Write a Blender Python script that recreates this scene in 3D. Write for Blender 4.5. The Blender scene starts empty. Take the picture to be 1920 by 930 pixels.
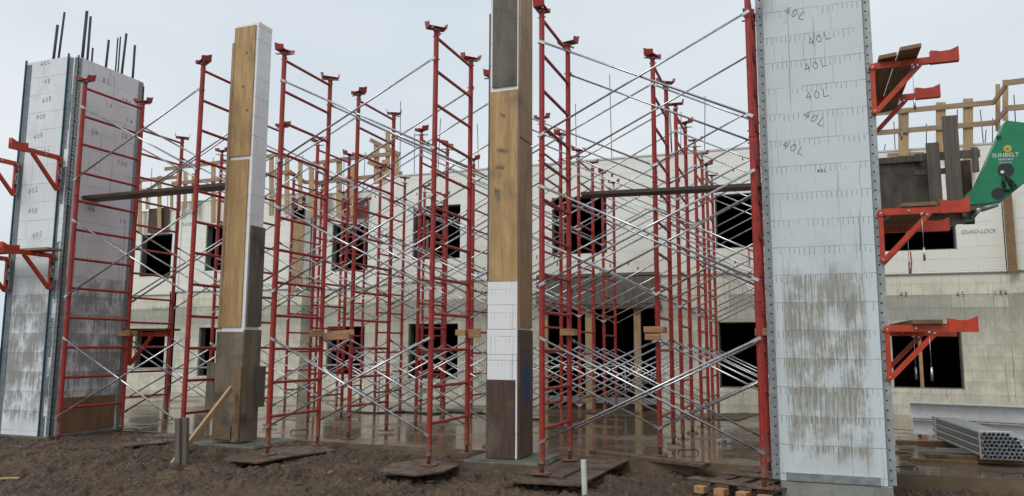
import bpy, bmesh, math, random
import numpy as np
from mathutils import Vector, Matrix, noise as mnoise
random.seed(7)
S = bpy.context.scene
COL = S.collection

# ---------------------------------------------------------------- camera
F, PIT, YAW, ROL, CH = 1442.5, 0.12645, 0.35646, 0.00445, 1.469
_fw = Vector((-math.sin(YAW)*math.cos(PIT), math.cos(YAW)*math.cos(PIT), math.sin(PIT)))
_r0 = Vector((math.cos(YAW), math.sin(YAW), 0)); _u0 = _r0.cross(_fw)
_r = _r0*math.cos(ROL)+_u0*math.sin(ROL); _u = -_r0*math.sin(ROL)+_u0*math.cos(ROL)
EYE = Vector((0, 0, CH))
cam = bpy.data.cameras.new('camera'); camo = bpy.data.objects.new('camera', cam); COL.objects.link(camo)
cam.sensor_width = 36; cam.lens = F/1920*36; cam.clip_end = 2000; cam.clip_start = .05
camo.matrix_world = Matrix.Translation(EYE) @ Matrix((_r, _u, -_fw)).transposed().to_4x4()
S.camera = camo
# ---------------------------------------------------------------- sky and sun
SUN_EL, SUN_AZ = math.radians(48), math.radians(200)
w = bpy.data.worlds.new('World'); S.world = w; w.use_nodes = True
nt = w.node_tree; nt.nodes.clear()
out = nt.nodes.new('ShaderNodeOutputWorld'); bg = nt.nodes.new('ShaderNodeBackground')
sky = nt.nodes.new('ShaderNodeTexSky'); sky.sky_type = 'NISHITA'; sky.sun_disc = False
sky.sun_elevation = SUN_EL; sky.sun_rotation = SUN_AZ; sky.air_density = 1.5; sky.dust_density = 5
tc = nt.nodes.new('ShaderNodeTexCoord')
mp = nt.nodes.new('ShaderNodeMapping'); mp.inputs['Scale'].default_value = (1, 1, 2.2)
nz = nt.nodes.new('ShaderNodeTexNoise'); nz.noise_dimensions = '4D'; nz.inputs['W'].default_value = .37; nz.inputs['Scale'].default_value = 2.1; nz.inputs['Detail'].default_value = 5
rp = nt.nodes.new('ShaderNodeValToRGB')
rp.color_ramp.elements[0].position = .3; rp.color_ramp.elements[0].color = (6.7, 7.5, 8.2, 1)
rp.color_ramp.elements[1].position = .72; rp.color_ramp.elements[1].color = (8.6, 9.0, 9.35, 1)
mx = nt.nodes.new('ShaderNodeMixRGB'); mx.inputs[0].default_value = .93
nt.links.new(tc.outputs['Generated'], mp.inputs[0]); nt.links.new(mp.outputs[0], nz.inputs['Vector'])
nt.links.new(nz.outputs[0], rp.inputs[0]); nt.links.new(sky.outputs[0], mx.inputs[1]); nt.links.new(rp.outputs[0], mx.inputs[2])
nt.links.new(mx.outputs[0], bg.inputs[0]); bg.inputs[1].default_value = .1
nt.links.new(bg.outputs[0], out.inputs[0])
sl = bpy.data.lights.new('sun', 'SUN'); sl.energy = 1.4; sl.angle = math.radians(25); sl.color = (1, .97, .93)
so = bpy.data.objects.new('sun', sl); COL.objects.link(so)
so.rotation_euler = (math.pi/2-SUN_EL, 0, math.pi-SUN_AZ+math.pi*0)
S.view_settings.view_transform = 'Standard'; S.view_settings.look = 'None'
S.view_settings.exposure = 0; S.view_settings.gamma = 1
S.render.resolution_x = 1024; S.render.resolution_y = 496

# ---------------------------------------------------------------- pixel -> world on a known plane
def ray(px, py): return F*_fw+(px-960)*_r-(py-465)*_u
def at(px, py, Y):
    d = ray(px, py); return EYE+d*(Y/d.y)
def gz(px, py, z=0.):
    d = ray(px, py); return EYE+d*((z-CH)/d.z)
def slab_z(y): return -.018*(y-10.3)

# ---------------------------------------------------------------- tags
def tag(o, label=None, cat=None, group=None, kind=None):
    if label: o['label'] = label
    if cat: o['category'] = cat
    if group: o['group'] = group
    if kind: o['kind'] = kind
    return o
def empty(name, loc, label, cat, group=None, rz=0):
    o = bpy.data.objects.new(name, None); COL.objects.link(o); o.location = loc; o.rotation_euler.z = rz
    o.empty_display_size = .2
    return tag(o, label, cat, group)
def mesh_of(bm, name, m, smooth=False):
    me = bpy.data.meshes.new(name); bm.to_mesh(me); bm.free()
    for mm in (m if isinstance(m, (list, tuple)) else [m]): me.materials.append(mm)
    if smooth:
        for p in me.polygons: p.use_smooth = True
    return me
def wobj(name, bm, m, parent=None, smooth=False):
    """object whose bmesh is written in world coordinates; re-based on its root's place"""
    base = Vector((0, 0, 0))
    if parent is not None:
        q = parent
        while q.parent: q = q.parent
        base = Vector(q.location)
        chain = Vector((0, 0, 0))
    else:
        bb = [v.co for v in bm.verts]
        base = Vector((sum(c.x for c in bb)/len(bb), sum(c.y for c in bb)/len(bb), min(c.z for c in bb)))
    bmesh.ops.translate(bm, verts=bm.verts, vec=-base)
    o = bpy.data.objects.new(name, mesh_of(bm, name, m, smooth)); COL.objects.link(o)
    if parent is not None: o.parent = parent
    else: o.location = base
    return o
def inst(name, me, parent, loc=(0, 0, 0), rz=0., sc=(1, 1, 1)):
    o = bpy.data.objects.new(name, me); COL.objects.link(o); o.parent = parent
    o.location = loc; o.rotation_euler.z = rz; o.scale = sc
    return o

# ---------------------------------------------------------------- shapes
def B(): return bmesh.new()
def box(bm, x0, y0, z0, x1, y1, z1, mi=0):
    vs = [bm.verts.new(p) for p in ((x0,y0,z0),(x1,y0,z0),(x1,y1,z0),(x0,y1,z0),(x0,y0,z1),(x1,y0,z1),(x1,y1,z1),(x0,y1,z1))]
    for f in ((0,3,2,1),(4,5,6,7),(0,1,5,4),(1,2,6,5),(2,3,7,6),(3,0,4,7)):
        fc = bm.faces.new([vs[i] for i in f]); fc.material_index = mi
def bar(bm, a, b, wd, th, up=(0, 0, 1), mi=0):
    """rectangular bar a->b, wd across (perpendicular to up), th along up"""
    a = Vector(a); b = Vector(b); d = (b-a).normalized(); up = Vector(up)
    s = d.cross(up)
    if s.length < 1e-4: s = d.cross(Vector((0, 1, 0)))
    s.normalize(); t = s.cross(d).normalized()
    vs = []
    for e in (a, b):
        for i, j in ((-1,-1),(1,-1),(1,1),(-1,1)): vs.append(bm.verts.new(e+s*(i*wd/2)+t*(j*th/2)))
    for f in ((0,1,2,3),(7,6,5,4),(0,4,5,1),(1,5,6,2),(2,6,7,3),(3,7,4,0)):
        fc = bm.faces.new([vs[i] for i in f]); fc.material_index = mi
def cyl(bm, a, b, r, n=10, caps=True, r2=None, mi=0):
    a = Vector(a); b = Vector(b); d = (b-a).normalized()
    s = d.orthogonal().normalized(); t = d.cross(s); r2 = r if r2 is None else r2
    A = [bm.verts.new(a+(s*math.cos(k*2*math.pi/n)+t*math.sin(k*2*math.pi/n))*r) for k in range(n)]
    C = [bm.verts.new(b+(s*math.cos(k*2*math.pi/n)+t*math.sin(k*2*math.pi/n))*r2) for k in range(n)]
    for k in range(n):
        f = bm.faces.new((A[k], A[(k+1)%n], C[(k+1)%n], C[k])); f.smooth = True; f.material_index = mi
    if caps:
        f = bm.faces.new(A[::-1]); f.material_index = mi
        f = bm.faces.new(C); f.material_index = mi
def tube(bm, pts, r, n=8):
    for a, b in zip(pts[:-1], pts[1:]): cyl(bm, a, b, r, n)
def prism(bm, pts, vec, mi=0):
    """closed outline pts extruded by vec"""
    vec = Vector(vec)
    A = [bm.verts.new(Vector(p)) for p in pts]; C = [bm.verts.new(Vector(p)+vec) for p in pts]
    n = len(pts)
    fs = [bm.faces.new(A), bm.faces.new(C[::-1])]
    for k in range(n): fs.append(bm.faces.new((A[(k+1)%n], A[k], C[k], C[(k+1)%n])))
    for f in fs: f.material_index = mi
    bmesh.ops.recalc_face_normals(bm, faces=fs)
def bevel(bm, off=.004, seg=1):
    bmesh.ops.bevel(bm, geom=[e for e in bm.edges], offset=off, segments=seg, affect='EDGES', clamp_overlap=True)

# ---------------------------------------------------------------- materials
class NT:
    def __init__(s, name):
        s.m = bpy.data.materials.new(name); s.m.use_nodes = True; s.t = s.m.node_tree
        s.b = s.t.nodes['Principled BSDF']
    def n(s, typ, **kw):
        x = s.t.nodes.new(typ)
        for k, v in kw.items(): setattr(x, k, v)
        return x
    def l(s, a, b): s.t.links.new(a, b)
    def put(s, sock, v):
        if isinstance(v, bpy.types.NodeSocket): s.l(v, sock)
        else: sock.default_value = v
    def ma(s, op, a, b=0., c=None, clamp=False):
        x = s.n('ShaderNodeMath', operation=op); x.use_clamp = clamp
        s.put(x.inputs[0], a); s.put(x.inputs[1], b)
        if c is not None: s.put(x.inputs[2], c)
        return x.outputs[0]
    def mix(s, f, a, b, mode='MIX'):
        x = s.n('ShaderNodeMixRGB', blend_type=mode)
        s.put(x.inputs[0], f)
        s.put(x.inputs[1], a if isinstance(a, bpy.types.NodeSocket) else (*a, 1)[:4])
        s.put(x.inputs[2], b if isinstance(b, bpy.types.NodeSocket) else (*b, 1)[:4])
        return x.outputs[0]
    def ss(s, v, lo, hi):
        x = s.n('ShaderNodeMapRange'); x.interpolation_type = 'SMOOTHSTEP'
        s.put(x.inputs[0], v); x.inputs[1].default_value = lo; x.inputs[2].default_value = hi
        return x.outputs[0]
    def noise(s, vec, scale=5, detail=3, rough=.5, sc=None):
        if sc is not None:
            mpn = s.n('ShaderNodeMapping'); s.l(vec, mpn.inputs[0]); mpn.inputs['Scale'].default_value = sc; vec = mpn.outputs[0]
        x = s.n('ShaderNodeTexNoise'); s.l(vec, x.inputs['Vector'])
        x.inputs['Scale'].default_value = scale; x.inputs['Detail'].default_value = detail; x.inputs['Roughness'].default_value = rough
        return x.outputs[0]
    def obj(s, rnd=True):
        t = s.n('ShaderNodeTexCoord').outputs['Object']
        if not rnd: return t
        i = s.n('ShaderNodeObjectInfo'); v = s.n('ShaderNodeVectorMath', operation='ADD')
        q = s.n('ShaderNodeVectorMath', operation='SCALE'); s.l(i.outputs['Location'], q.inputs[0]); q.inputs['Scale'].default_value = 3.17
        s.l(t, v.inputs[0]); s.l(q.outputs[0], v.inputs[1]); return v.outputs[0]
    def pos(s): return s.n('ShaderNodeNewGeometry').outputs['Position']
    def bump(s, h, strength=.3, dist=.01):
        x = s.n('ShaderNodeBump'); x.inputs['Strength'].default_value = strength; x.inputs['Distance'].default_value = dist
        s.l(h, x.inputs['Height']); s.l(x.outputs[0], s.b.inputs['Normal'])
    def fin(s, col, rough=.6, metal=0.):
        s.put(s.b.inputs['Base Color'], col if isinstance(col, bpy.types.NodeSocket) else (*col, 1)[:4])
        s.put(s.b.inputs['Roughness'], rough); s.put(s.b.inputs['Metallic'], metal)
        return s.m

def paint(name, c1, c2, wear, rough=.42, dirt=(.12, .09, .06), splash=False):
    k = NT(name); v = k.obj()
    n1 = k.noise(v, 9, 4); n2 = k.noise(v, 34, 4, .65); n3 = k.noise(v, 3, 5, .7)
    c = k.mix(k.ss(n1, .35, .68), c1, c2)
    c = k.mix(k.ma('MULTIPLY', k.ss(n2, .6, .72), wear), c, dirt)
    c = k.mix(k.ma('MULTIPLY', k.ss(n3, .52, .75), wear*.7), c, dirt)
    if splash:
        pz = k.n('ShaderNodeSeparateXYZ'); pp = k.pos(); k.l(pp, pz.inputs[0]); ns = k.noise(pp, 26, 4, .7); nb = k.noise(pp, 3.1, 3, .6)
        hh = k.ma('ADD', k.ma('MULTIPLY', k.ss(pz.outputs[2], .85, .0), .26), k.ma('MULTIPLY', nb, .12))
        c = k.mix(k.ma('MULTIPLY', k.ss(k.ma('ADD', ns, hh), .72, .80), .85), c, (.16, .12, .085))
        c = k.mix(k.ma('MULTIPLY', k.ss(k.noise(pp, 60, 2, .5), .70, .74), .8), c, (.36, .34, .30))
    k.bump(n2, .15, .003)
    return k.fin(c, k.ma('MULTIPLY_ADD', n1, .3, rough-.12))
def galv(name, c=(.42, .44, .46), metal=.75, rough=.36):
    k = NT(name); v = k.obj(); n1 = k.noise(v, 14, 4, .6); n2 = k.noise(v, 70, 2)
    cc = k.mix(k.ss(n1, .3, .7), tuple(x*.72 for x in c), c)
    cc = k.mix(k.ma('MULTIPLY', k.ss(n2, .6, .75), .4), cc, tuple(x*.45 for x in c))
    return k.fin(cc, k.ma('MULTIPLY_ADD', n1, .3, rough-.15), metal)
def wood(name, c1, c2, stain=(.09, .065, .045), amt=.4, axis=2, grain=26, rough=.7):
    k = NT(name); v = k.obj(); sc = [grain]*3; sc[axis] = 1.6
    g = k.noise(v, 1, 5, .6, sc=tuple(sc)); g2 = k.noise(v, 2.2, 4, .6); sp = k.noise(v, 11, 5, .7)
    c = k.mix(k.ss(g, .3, .7), c1, c2)
    c = k.mix(k.ma('MULTIPLY', k.ss(g2, .5, .72), amt), c, stain)
    c = k.mix(k.ma('MULTIPLY', k.ss(sp, .62, .72), amt*.9), c, stain)
    kn = k.n('ShaderNodeTexVoronoi'); kn.inputs['Scale'].default_value = 2.3; k.l(v, kn.inputs['Vector'])
    c = k.mix(k.ma('MULTIPLY', k.ma('LESS_THAN', kn.outputs['Distance'], .06), .75), c, (.05, .03, .02))
    k.bump(g, .3, .004)
    return k.fin(c, rough)
def concrete(name, c1, c2, rough=.75, streak=.5):
    k = NT(name); v = k.pos(); n1 = k.noise(v, 2.4, 6, .65); n2 = k.noise(v, 22, 4, .6)
    st = k.noise(v, 1, 4, .6, sc=(11, 11, .8))
    c = k.mix(k.ss(n1, .32, .68), c1, c2)
    c = k.mix(k.ma('MULTIPLY', k.ss(st, .56, .68), streak), c, tuple(x*.35 for x in c1))
    c = k.mix(k.ma('MULTIPLY', k.ss(n2, .6, .7), .45), c, tuple(x*.5 for x in c1))
    k.bump(k.ma('ADD', n2, n1), .6, .012)
    return k.fin(c, rough)

def concrete_muddy(name, c1, c2):
    m = concrete(name, c1, c2, .7, .6); k = NT.__new__(NT); k.m = m; k.t = m.node_tree; k.b = k.t.nodes['Principled BSDF']
    old = k.b.inputs['Base Color'].links[0].from_socket; pp = k.pos(); sz = k.n('ShaderNodeSeparateXYZ'); k.l(pp, sz.inputs[0])
    nn = k.noise(pp, 6, 5, .7); f = k.ss(k.ma('ADD', sz.outputs[2], k.ma('MULTIPLY_ADD', nn, .3, -.15)), .06, -.02)
    k.put(k.b.inputs['Base Color'], k.mix(k.ma('MULTIPLY', f, .85), old, (.10, .072, .048))); return m
def foam(name, base, dirty, zlo, zhi, amt, tick=1., band=None, grey=(.30, .31, .27), yellow=None, cour=.305, z0=0., streak=.5, blotch=0., panel=.12, urange=None):
    """insulated-form foam: courses, hanging tick marks, vertical scribes, panel tint, grout stains"""
    k = NT(name); P = k.pos(); sx = k.n('ShaderNodeSeparateXYZ'); k.l(P, sx.inputs[0])
    x, y, z = sx.outputs; u = k.ma('SUBTRACT', x, y)
    zc = k.ma('DIVIDE', k.ma('SUBTRACT', z, z0), cour); fz = k.ma('FRACT', zc); iz = k.ma('FLOOR', zc)
    cmb = k.n('ShaderNodeCombineXYZ'); k.put(cmb.inputs[0], u); k.put(cmb.inputs[1], z); U = cmb.outputs[0]
    off = k.ma('MULTIPLY', k.ma('MODULO', iz, 2), .61)
    pu = k.ma('DIVIDE', k.ma('ADD', u, off), 1.22); ip = k.ma('FLOOR', pu); fp = k.ma('FRACT', pu)
    cb = k.n('ShaderNodeCombineXYZ'); k.put(cb.inputs[0], ip); k.put(cb.inputs[1], iz)
    wn = k.n('ShaderNodeTexWhiteNoise'); k.l(cb.outputs[0], wn.inputs['Vector']); rv = wn.outputs['Value']
    c = k.mix(k.ma('MULTIPLY', rv, panel*2), base, tuple(b*(.8) for b in base))
    big = k.noise(U, 1.1, 5, .6); c = k.mix(k.ma('MULTIPLY', k.ss(big, .4, .7), .25), c, tuple(b*.78 for b in base))
    if yellow:
        yc, ylo, yhi = yellow
        c = k.mix(k.ma('MULTIPLY', k.ss(z, yhi, ylo), k.ma('MULTIPLY_ADD', rv, .5, .5)), c, yc)
    if band:
        for (b0, b1, bc, ba) in band:
            mk = k.ma('MULTIPLY', k.ma('GREATER_THAN', z, b0), k.ma('LESS_THAN', z, b1))
            mk = k.ma('MULTIPLY', mk, k.ma('MULTIPLY', k.ss(k.noise(cb.outputs[0], .83, 1), .28, .42), ba))
            c = k.mix(mk, c, bc)
    # grout / dirt staining of the lower part, ragged and stretched downwards
    st = k.noise(U, 1, 6, .68, sc=(3.2, 2.2, 1)); st2 = k.noise(U, 1, 5, .7, sc=(46, 1.9, 1))
    hgt = k.ma('MULTIPLY', k.ss(z, zhi+.5, zhi-.5), k.ss(z, zlo-.25, zlo+.35))
    m = k.ma('MULTIPLY', k.ss(k.ma('ADD', k.ma('ADD', k.ma('ADD', k.ma('MULTIPLY', st, .62), k.ma('MULTIPLY_ADD', fz, .07, -.035)), k.ma('MULTIPLY', st2, .63)), k.ma('MULTIPLY', k.ma('MULTIPLY', hgt, k.ma('MULTIPLY_ADD', k.ss(k.ma('ABSOLUTE', k.ma('SUBTRACT', z, 1.55)), 1.3, .5), .13, .87)), .34)), .855, 1.01), hgt)
    if urange: m = k.ma('MULTIPLY', m, k.ma('MULTIPLY', k.ss(k.ma('ADD', u, k.ma('MULTIPLY', st2, .06)), urange[0], urange[0]+.07), k.ss(k.ma('ADD', u, k.ma('MULTIPLY', st2, .06)), urange[1], urange[1]-.07)))
    ws = k.ma('MULTIPLY', k.ma('MULTIPLY', hgt, k.ss(st, .36, .60)), amt*.45)
    if urange: ws = k.ma('MULTIPLY', ws, k.ma('MULTIPLY', k.ss(u, urange[0], urange[0]+.10), k.ss(u, urange[1], urange[1]-.10)))
    c = k.mix(ws, c, tuple(.42*b+.18 for b in dirty))
    m = k.ma('MULTIPLY', m, amt)
    dc = k.mix(k.ss(st2, .35, .65), dirty, tuple(d*.62 for d in dirty))
    c = k.mix(m, c, dc)
    if blotch:
        bl = k.noise(U, 2.1, 6, .7, sc=(1, .7, 1)); c = k.mix(k.ma('MULTIPLY', k.ss(bl, .52, .62), blotch), c, grey)
    # thin vertical runs
    vs = k.noise(U, 1, 3, .6, sc=(30, .55, 1)); c = k.mix(k.ma('MULTIPLY', k.ss(vs, .61, .70), streak), c, (.13, .13, .12))
    vs2 = k.noise(U, 1, 3, .6, sc=(60, 1.6, 1)); c = k.mix(k.ma('MULTIPLY', k.ss(vs2, .66, .73), streak*.8), c, (.10, .10, .085))
    # course joints, butt joints, ticks
    jn = k.noise(U, 3.5, 3); jm = k.ss(jn, .35, .6)
    line = k.ma('LESS_THAN', fz, .024); c = k.mix(k.ma('MULTIPLY', line, k.ma('MULTIPLY_ADD', jm, .5, .06)), c, (.06, .06, .055))
    butt = k.ma('LESS_THAN', fp, .006); c = k.mix(k.ma('MULTIPLY', butt, .3), c, (.05, .05, .045))
    fu = k.ma('FRACT', k.ma('DIVIDE', u, .0508)); ft = k.ma('LESS_THAN', k.ma('ABSOLUTE', k.ma('SUBTRACT', fu, .5)), .085)
    tn = k.noise(U, 1, 2, .5, sc=(9, 3.3, 1)); ln = k.ma('MULTIPLY_ADD', tn, -.5, 1.02)
    tk = k.ma('MULTIPLY', k.ma('MULTIPLY', ft, k.ma('GREATER_THAN', fz, ln)), k.ss(tn, .36, .5))
    c = k.mix(k.ma('MULTIPLY', tk, +.5*tick), c, (.05, .05, .05))
    k.bump(k.ma('SUBTRACT', k.ma('MULTIPLY', st2, .4), k.ma('MULTIPLY', line, 1.)), .35, .006)
    return k.fin(c, .72)

M = {}
M['red'] = paint('red_paint', (.36, .020, .011), (.26, .015, .010), .42, .42, splash=True)
M['red_mud'] = paint('red_paint_muddy', (.28, .022, .014), (.19, .02, .015), .8, .5, splash=True)
M['orange'] = paint('orange_paint', (.52, .045, .010), (.38, .034, .010), .35, .42)
M['galv'] = galv('galvanised_tube', (.56, .575, .59), .9, .27)
M['galv_dull'] = galv('galvanised_dull', (.34, .36, .36), .5, .5)
M['strip'] = galv('perforated_steel', (.23, .26, .27), .45, .5)
M['strip_old'] = galv('perforated_steel_old', (.40, .43, .43), .3, .55)
M['strip_blue'] = galv('perforated_steel_blue', (.06, .16, .22), .3, .5)
M['rebar'] = galv('rebar_steel', (.055, .065, .075), .4, .6)
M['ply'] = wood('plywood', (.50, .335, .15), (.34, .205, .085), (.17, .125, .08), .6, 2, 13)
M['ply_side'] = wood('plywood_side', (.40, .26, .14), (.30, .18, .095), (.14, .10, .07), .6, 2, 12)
M['ply_dark'] = wood('plywood_dark', (.095, .05, .032), (.055, .030, .022), (.16, .14, .11), .5, 2, 22)
M['ply_grey'] = wood('plywood_grey', (.15, .13, .105), (.095, .08, .062), (.04, .035, .03), .7, 2, 10)
M['ply_mud'] = wood('plywood_splashed', (.22, .18, .125), (.135, .105, .07), (.07, .05, .035), .9, 2, 6)
M['mat'] = wood('muddy_plywood', (.15, .10, .065), (.09, .064, .044), (.085, .06, .042), 1., 0, 8, .4)
def muddy(m, lo=.46, hi=.60, sc=4.5, col=(.095, .067, .045)):
    k = NT.__new__(NT); k.m = m; k.t = m.node_tree; k.b = k.t.nodes['Principled BSDF']
    old = k.b.inputs['Base Color'].links[0].from_socket; pp = k.pos(); nn = k.noise(pp, sc, 6, .72); n2 = k.noise(pp, 38, 4, .7)
    f = k.ss(nn, lo, hi); mc = k.mix(k.ss(n2, .4, .62), col, tuple(x*.5 for x in col))
    k.put(k.b.inputs['Base Color'], k.mix(f, old, mc)); k.put(k.b.inputs['Roughness'], k.ma('MULTIPLY_ADD', f, .35, .38)); k.bump(k.ma('MULTIPLY', n2, f), .9, .02); return m
muddy(M['mat'])
M['ply_dirty'] = wood('plywood_dirty', (.24, .125, .06), (.15, .085, .05), (.10, .085, .065), 1., 2, 5)
M['plank'] = wood('dark_plank', (.075, .036, .017), (.032, .017, .009), (.08, .045, .025), .5, 0, 30, .5)
M['lumber'] = wood('lumber', (.45, .32, .165), (.34, .225, .11), (.17, .12, .07), .4, 2, 30)
M['lumber_x'] = wood('lumber_across', (.36, .25, .15), (.25, .17, .10), (.10, .08, .06), .5, 0, 30)
M['lumber_y'] = wood('plank_wet', (.25, .15, .07), (.16, .095, .045), (.05, .035, .025), .5, 1, 30)
M['grey_wood'] = wood('weathered_wood', (.15, .125, .10), (.085, .07, .056), (.04, .033, .027), .6, 2, 34)
M['block'] = wood('wood_block', (.48, .27, .13), (.33, .17, .08), (.12, .08, .05), .5, 0, 30)
M['conc'] = concrete('concrete', (.19, .195, .175), (.27, .275, .25))
M['conc_dark'] = concrete_muddy('concrete_dark', (.085, .087, .072), (.15, .15, .125))
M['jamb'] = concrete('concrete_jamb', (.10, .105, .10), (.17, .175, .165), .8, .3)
M['foamC'] = foam('foam_front_column', (.60, .665, .68), (.34, .32, .26), .15, 2.5, .8, z0=.12, blotch=.05, streak=.65, panel=.05, urange=(-9.16, -8.27))
M['foamL'] = foam('foam_left_column', (.74, .78, .81), (.27, .265, .245), .1, 2.5, .8, tick=.35, z0=.11, blotch=.12, streak=.3, panel=.08, grey=(.25, .245, .225))
M['foamLr'] = foam('foam_left_column_side', (.72, .705, .715), (.25, .24, .23), .1, 2.7, .8, tick=.35, z0=.11, blotch=.1, streak=.6, panel=.1, grey=(.26, .245, .25))
M['foamA'] = foam('foam_column_blocks', (.80, .81, .82), (.3, .3, .27), -3, -2, .5, tick=.5, z0=.06, streak=.3, panel=.06)
M['wall_up'] = foam('foam_wall_upper', (.80, .81, .75), (.4, .38, .28), -3, -2, .3, tick=.25, z0=.03, streak=.16, panel=.08, yellow=((.72, .70, .60), 2.9, 4.9))
M['wall_low'] = foam('foam_wall_lower', (.72, .70, .57), (.36, .34, .26), -.6, 3.2, .35, tick=.7, z0=.03, streak=.95, panel=.25,
    band=[(2.17, 2.80, (.36, .36, .31), .9), (1.55, 2.17, (.46, .45, .38), .5)], grey=(.3, .29, .24), blotch=.06)
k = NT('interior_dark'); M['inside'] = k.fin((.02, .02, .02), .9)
k = NT('wall_cap'); M['cap'] = k.fin((.60, .60, .57), .8)
k = NT('green_print'); M['green_ink'] = k.fin((.01, .20, .10), .6)
k = NT('marker_ink'); M['ink'] = k.fin((.05, .05, .06), .7)
k = NT('white_print'); M['white'] = k.fin((.75, .75, .72), .5)
k = NT('black_print'); M['black'] = k.fin((.02, .02, .022), .5)
k = NT('yellow_print'); M['yellow'] = k.fin((.75, .50, .03), .5)
M['green'] = paint('green_paint', (.004, .20, .085), (.006, .23, .10), .2, .38, (.04, .06, .04))
M['blue'] = paint('blue_spray', (.03, .09, .18), (.05, .10, .16), .8, .7, (.13, .08, .05))
M['pvc'] = paint('pvc', (.60, .64, .54), (.50, .54, .44), .7, .5, (.10, .11, .07))
M['steel_white'] = paint('primed_steel', (.66, .66, .67), (.58, .58, .60), .2, .4, (.3, .14, .07))
M['pipe_blue'] = galv('blue_pipe', (.16, .30, .45), .4, .4)

k = NT('plywood_sprayed'); v = k.pos(); sx = k.n('ShaderNodeSeparateXYZ'); k.l(v, sx.inputs[0])
g = k.noise(v, 1, 5, .6, sc=(20, 20, 1.6)); sp = k.noise(v, 7, 5, .7); ed = k.noise(v, 1, 4, .65, sc=(14, 14, 5))
c = k.mix(k.ss(g, .3, .7), (.15, .095, .06), (.085, .055, .04)); c = k.mix(k.ma('MULTIPLY', k.ss(sp, .5, .7), .6), c, (.045, .03, .022))
dy = k.ma('ABSOLUTE', k.ma('DIVIDE', k.ma('SUBTRACT', sx.outputs[1], 9.62), .17)); dz = k.ma('ABSOLUTE', k.ma('DIVIDE', k.ma('SUBTRACT', sx.outputs[2], 1.0), .34))
dd = k.ma('ADD', k.ma('ADD', k.ma('POWER', dy, 2), k.ma('POWER', dz, 2)), k.ma('MULTIPLY_ADD', ed, 1.8, -.9))
M['ply_blue'] = k.fin(k.mix(k.ma('MULTIPLY', k.ss(dd, 1.25, .5), .85), c, (.02, .07, .16)), .75)
# mud: wet clods
k = NT('mud'); v = k.pos()
n1 = k.noise(v, 1.3, 6, .65); n2 = k.noise(v, 14, 6, .7); n3 = k.noise(v, 46, 4, .65)
c = k.mix(k.ss(n1, .35, .65), (.112, .073, .042), (.052, .034, .021))
c = k.mix(k.ma('MULTIPLY', k.ss(n2, .5, .66), .7), c, (.175, .124, .080))
c = k.mix(k.ma('MULTIPLY', k.ss(n3, .56, .7), .6), c, (.035, .026, .02))
k.bump(k.ma('ADD', n2, k.ma('MULTIPLY', n3, .5)), 1., .03)
wetm = k.ss(k.noise(v, 2.6, 4, .6), .50, .62)
c = k.mix(k.ma('MULTIPLY', wetm, .45), c, (.045, .032, .023))
M['mud'] = k.fin(c, k.ma('MULTIPLY_ADD', wetm, -.42, .78))
# wet slab
k = NT('wet_slab'); v = k.pos()
n1 = k.noise(v, .55, 5, .6); n2 = k.noise(v, 5, 6, .7); n3 = k.noise(v, 40, 3, .6); n4 = k.noise(v, 1, 5, .7, sc=(1.5, 9, 1))
wet = k.ss(n1, .36, .50)
c = k.mix(k.ss(n2, .35, .7), (.15, .108, .070), (.20, .152, .105))
c = k.mix(k.ma('MULTIPLY', k.ss(n4, .5, .64), .6), c, (.085, .06, .042))
c = k.mix(k.ma('MULTIPLY', k.ss(n3, .68, .74), .6), c, (.30, .28, .24))
c = k.mix(k.ma('MULTIPLY', k.ss(n3, .34, .28), .6), c, (.03, .022, .017))
rg = k.ma('ADD', k.ma('MULTIPLY_ADD', wet, -.30, .36), k.ma('MULTIPLY', k.ss(n4, .46, .66), .22))
bmp = k.ma('MULTIPLY', k.ma('ADD', n2, k.ma('MULTIPLY', n3, .4)), k.ma('MULTIPLY_ADD', wet, -.9, 1.))
k.bump(bmp, .35, .01)
M['slab'] = k.fin(c, rg)
k = NT('ground_dirt'); v = k.pos(); M['dirt'] = k.fin(k.mix(k.noise(v, .8, 6, .7), (.09, .07, .05), (.13, .10, .07)), .85)
k = NT('bottle_plastic'); k.b.inputs['Transmission Weight'].default_value = .8; M['plastic'] = k.fin((.85, .88, .9), .15)

# ---------------------------------------------------------------- lettering
def text(name, s, size, origin, right, up, m, parent, depth=.002, bold=0., label=None, shear=0.):
    cu = bpy.data.curves.new(name, 'FONT'); cu.body = s; cu.size = size; cu.align_x = 'CENTER'; cu.align_y = 'CENTER'
    cu.extrude = depth; cu.offset = 0; cu.shear = shear
    to = bpy.data.objects.new(name, cu); COL.objects.link(to)
    dg = bpy.context.evaluated_depsgraph_get(); dg.update()
    me = bpy.data.meshes.new_from_object(to.evaluated_get(dg)); bpy.data.objects.remove(to)
    me.materials.clear(); me.materials.append(m)
    right = Vector(right).normalized(); up = Vector(up).normalized(); n = right.cross(up)
    q = parent
    while q.parent: q = q.parent
    mt = Matrix((right, up, n)).transposed().to_4x4(); mt.translation = Vector(origin)-Vector(q.location)
    me.transform(mt)
    o = bpy.data.objects.new(name, me); COL.objects.link(o); o.parent = parent
    if label: o['label'] = label
    return o
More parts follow.
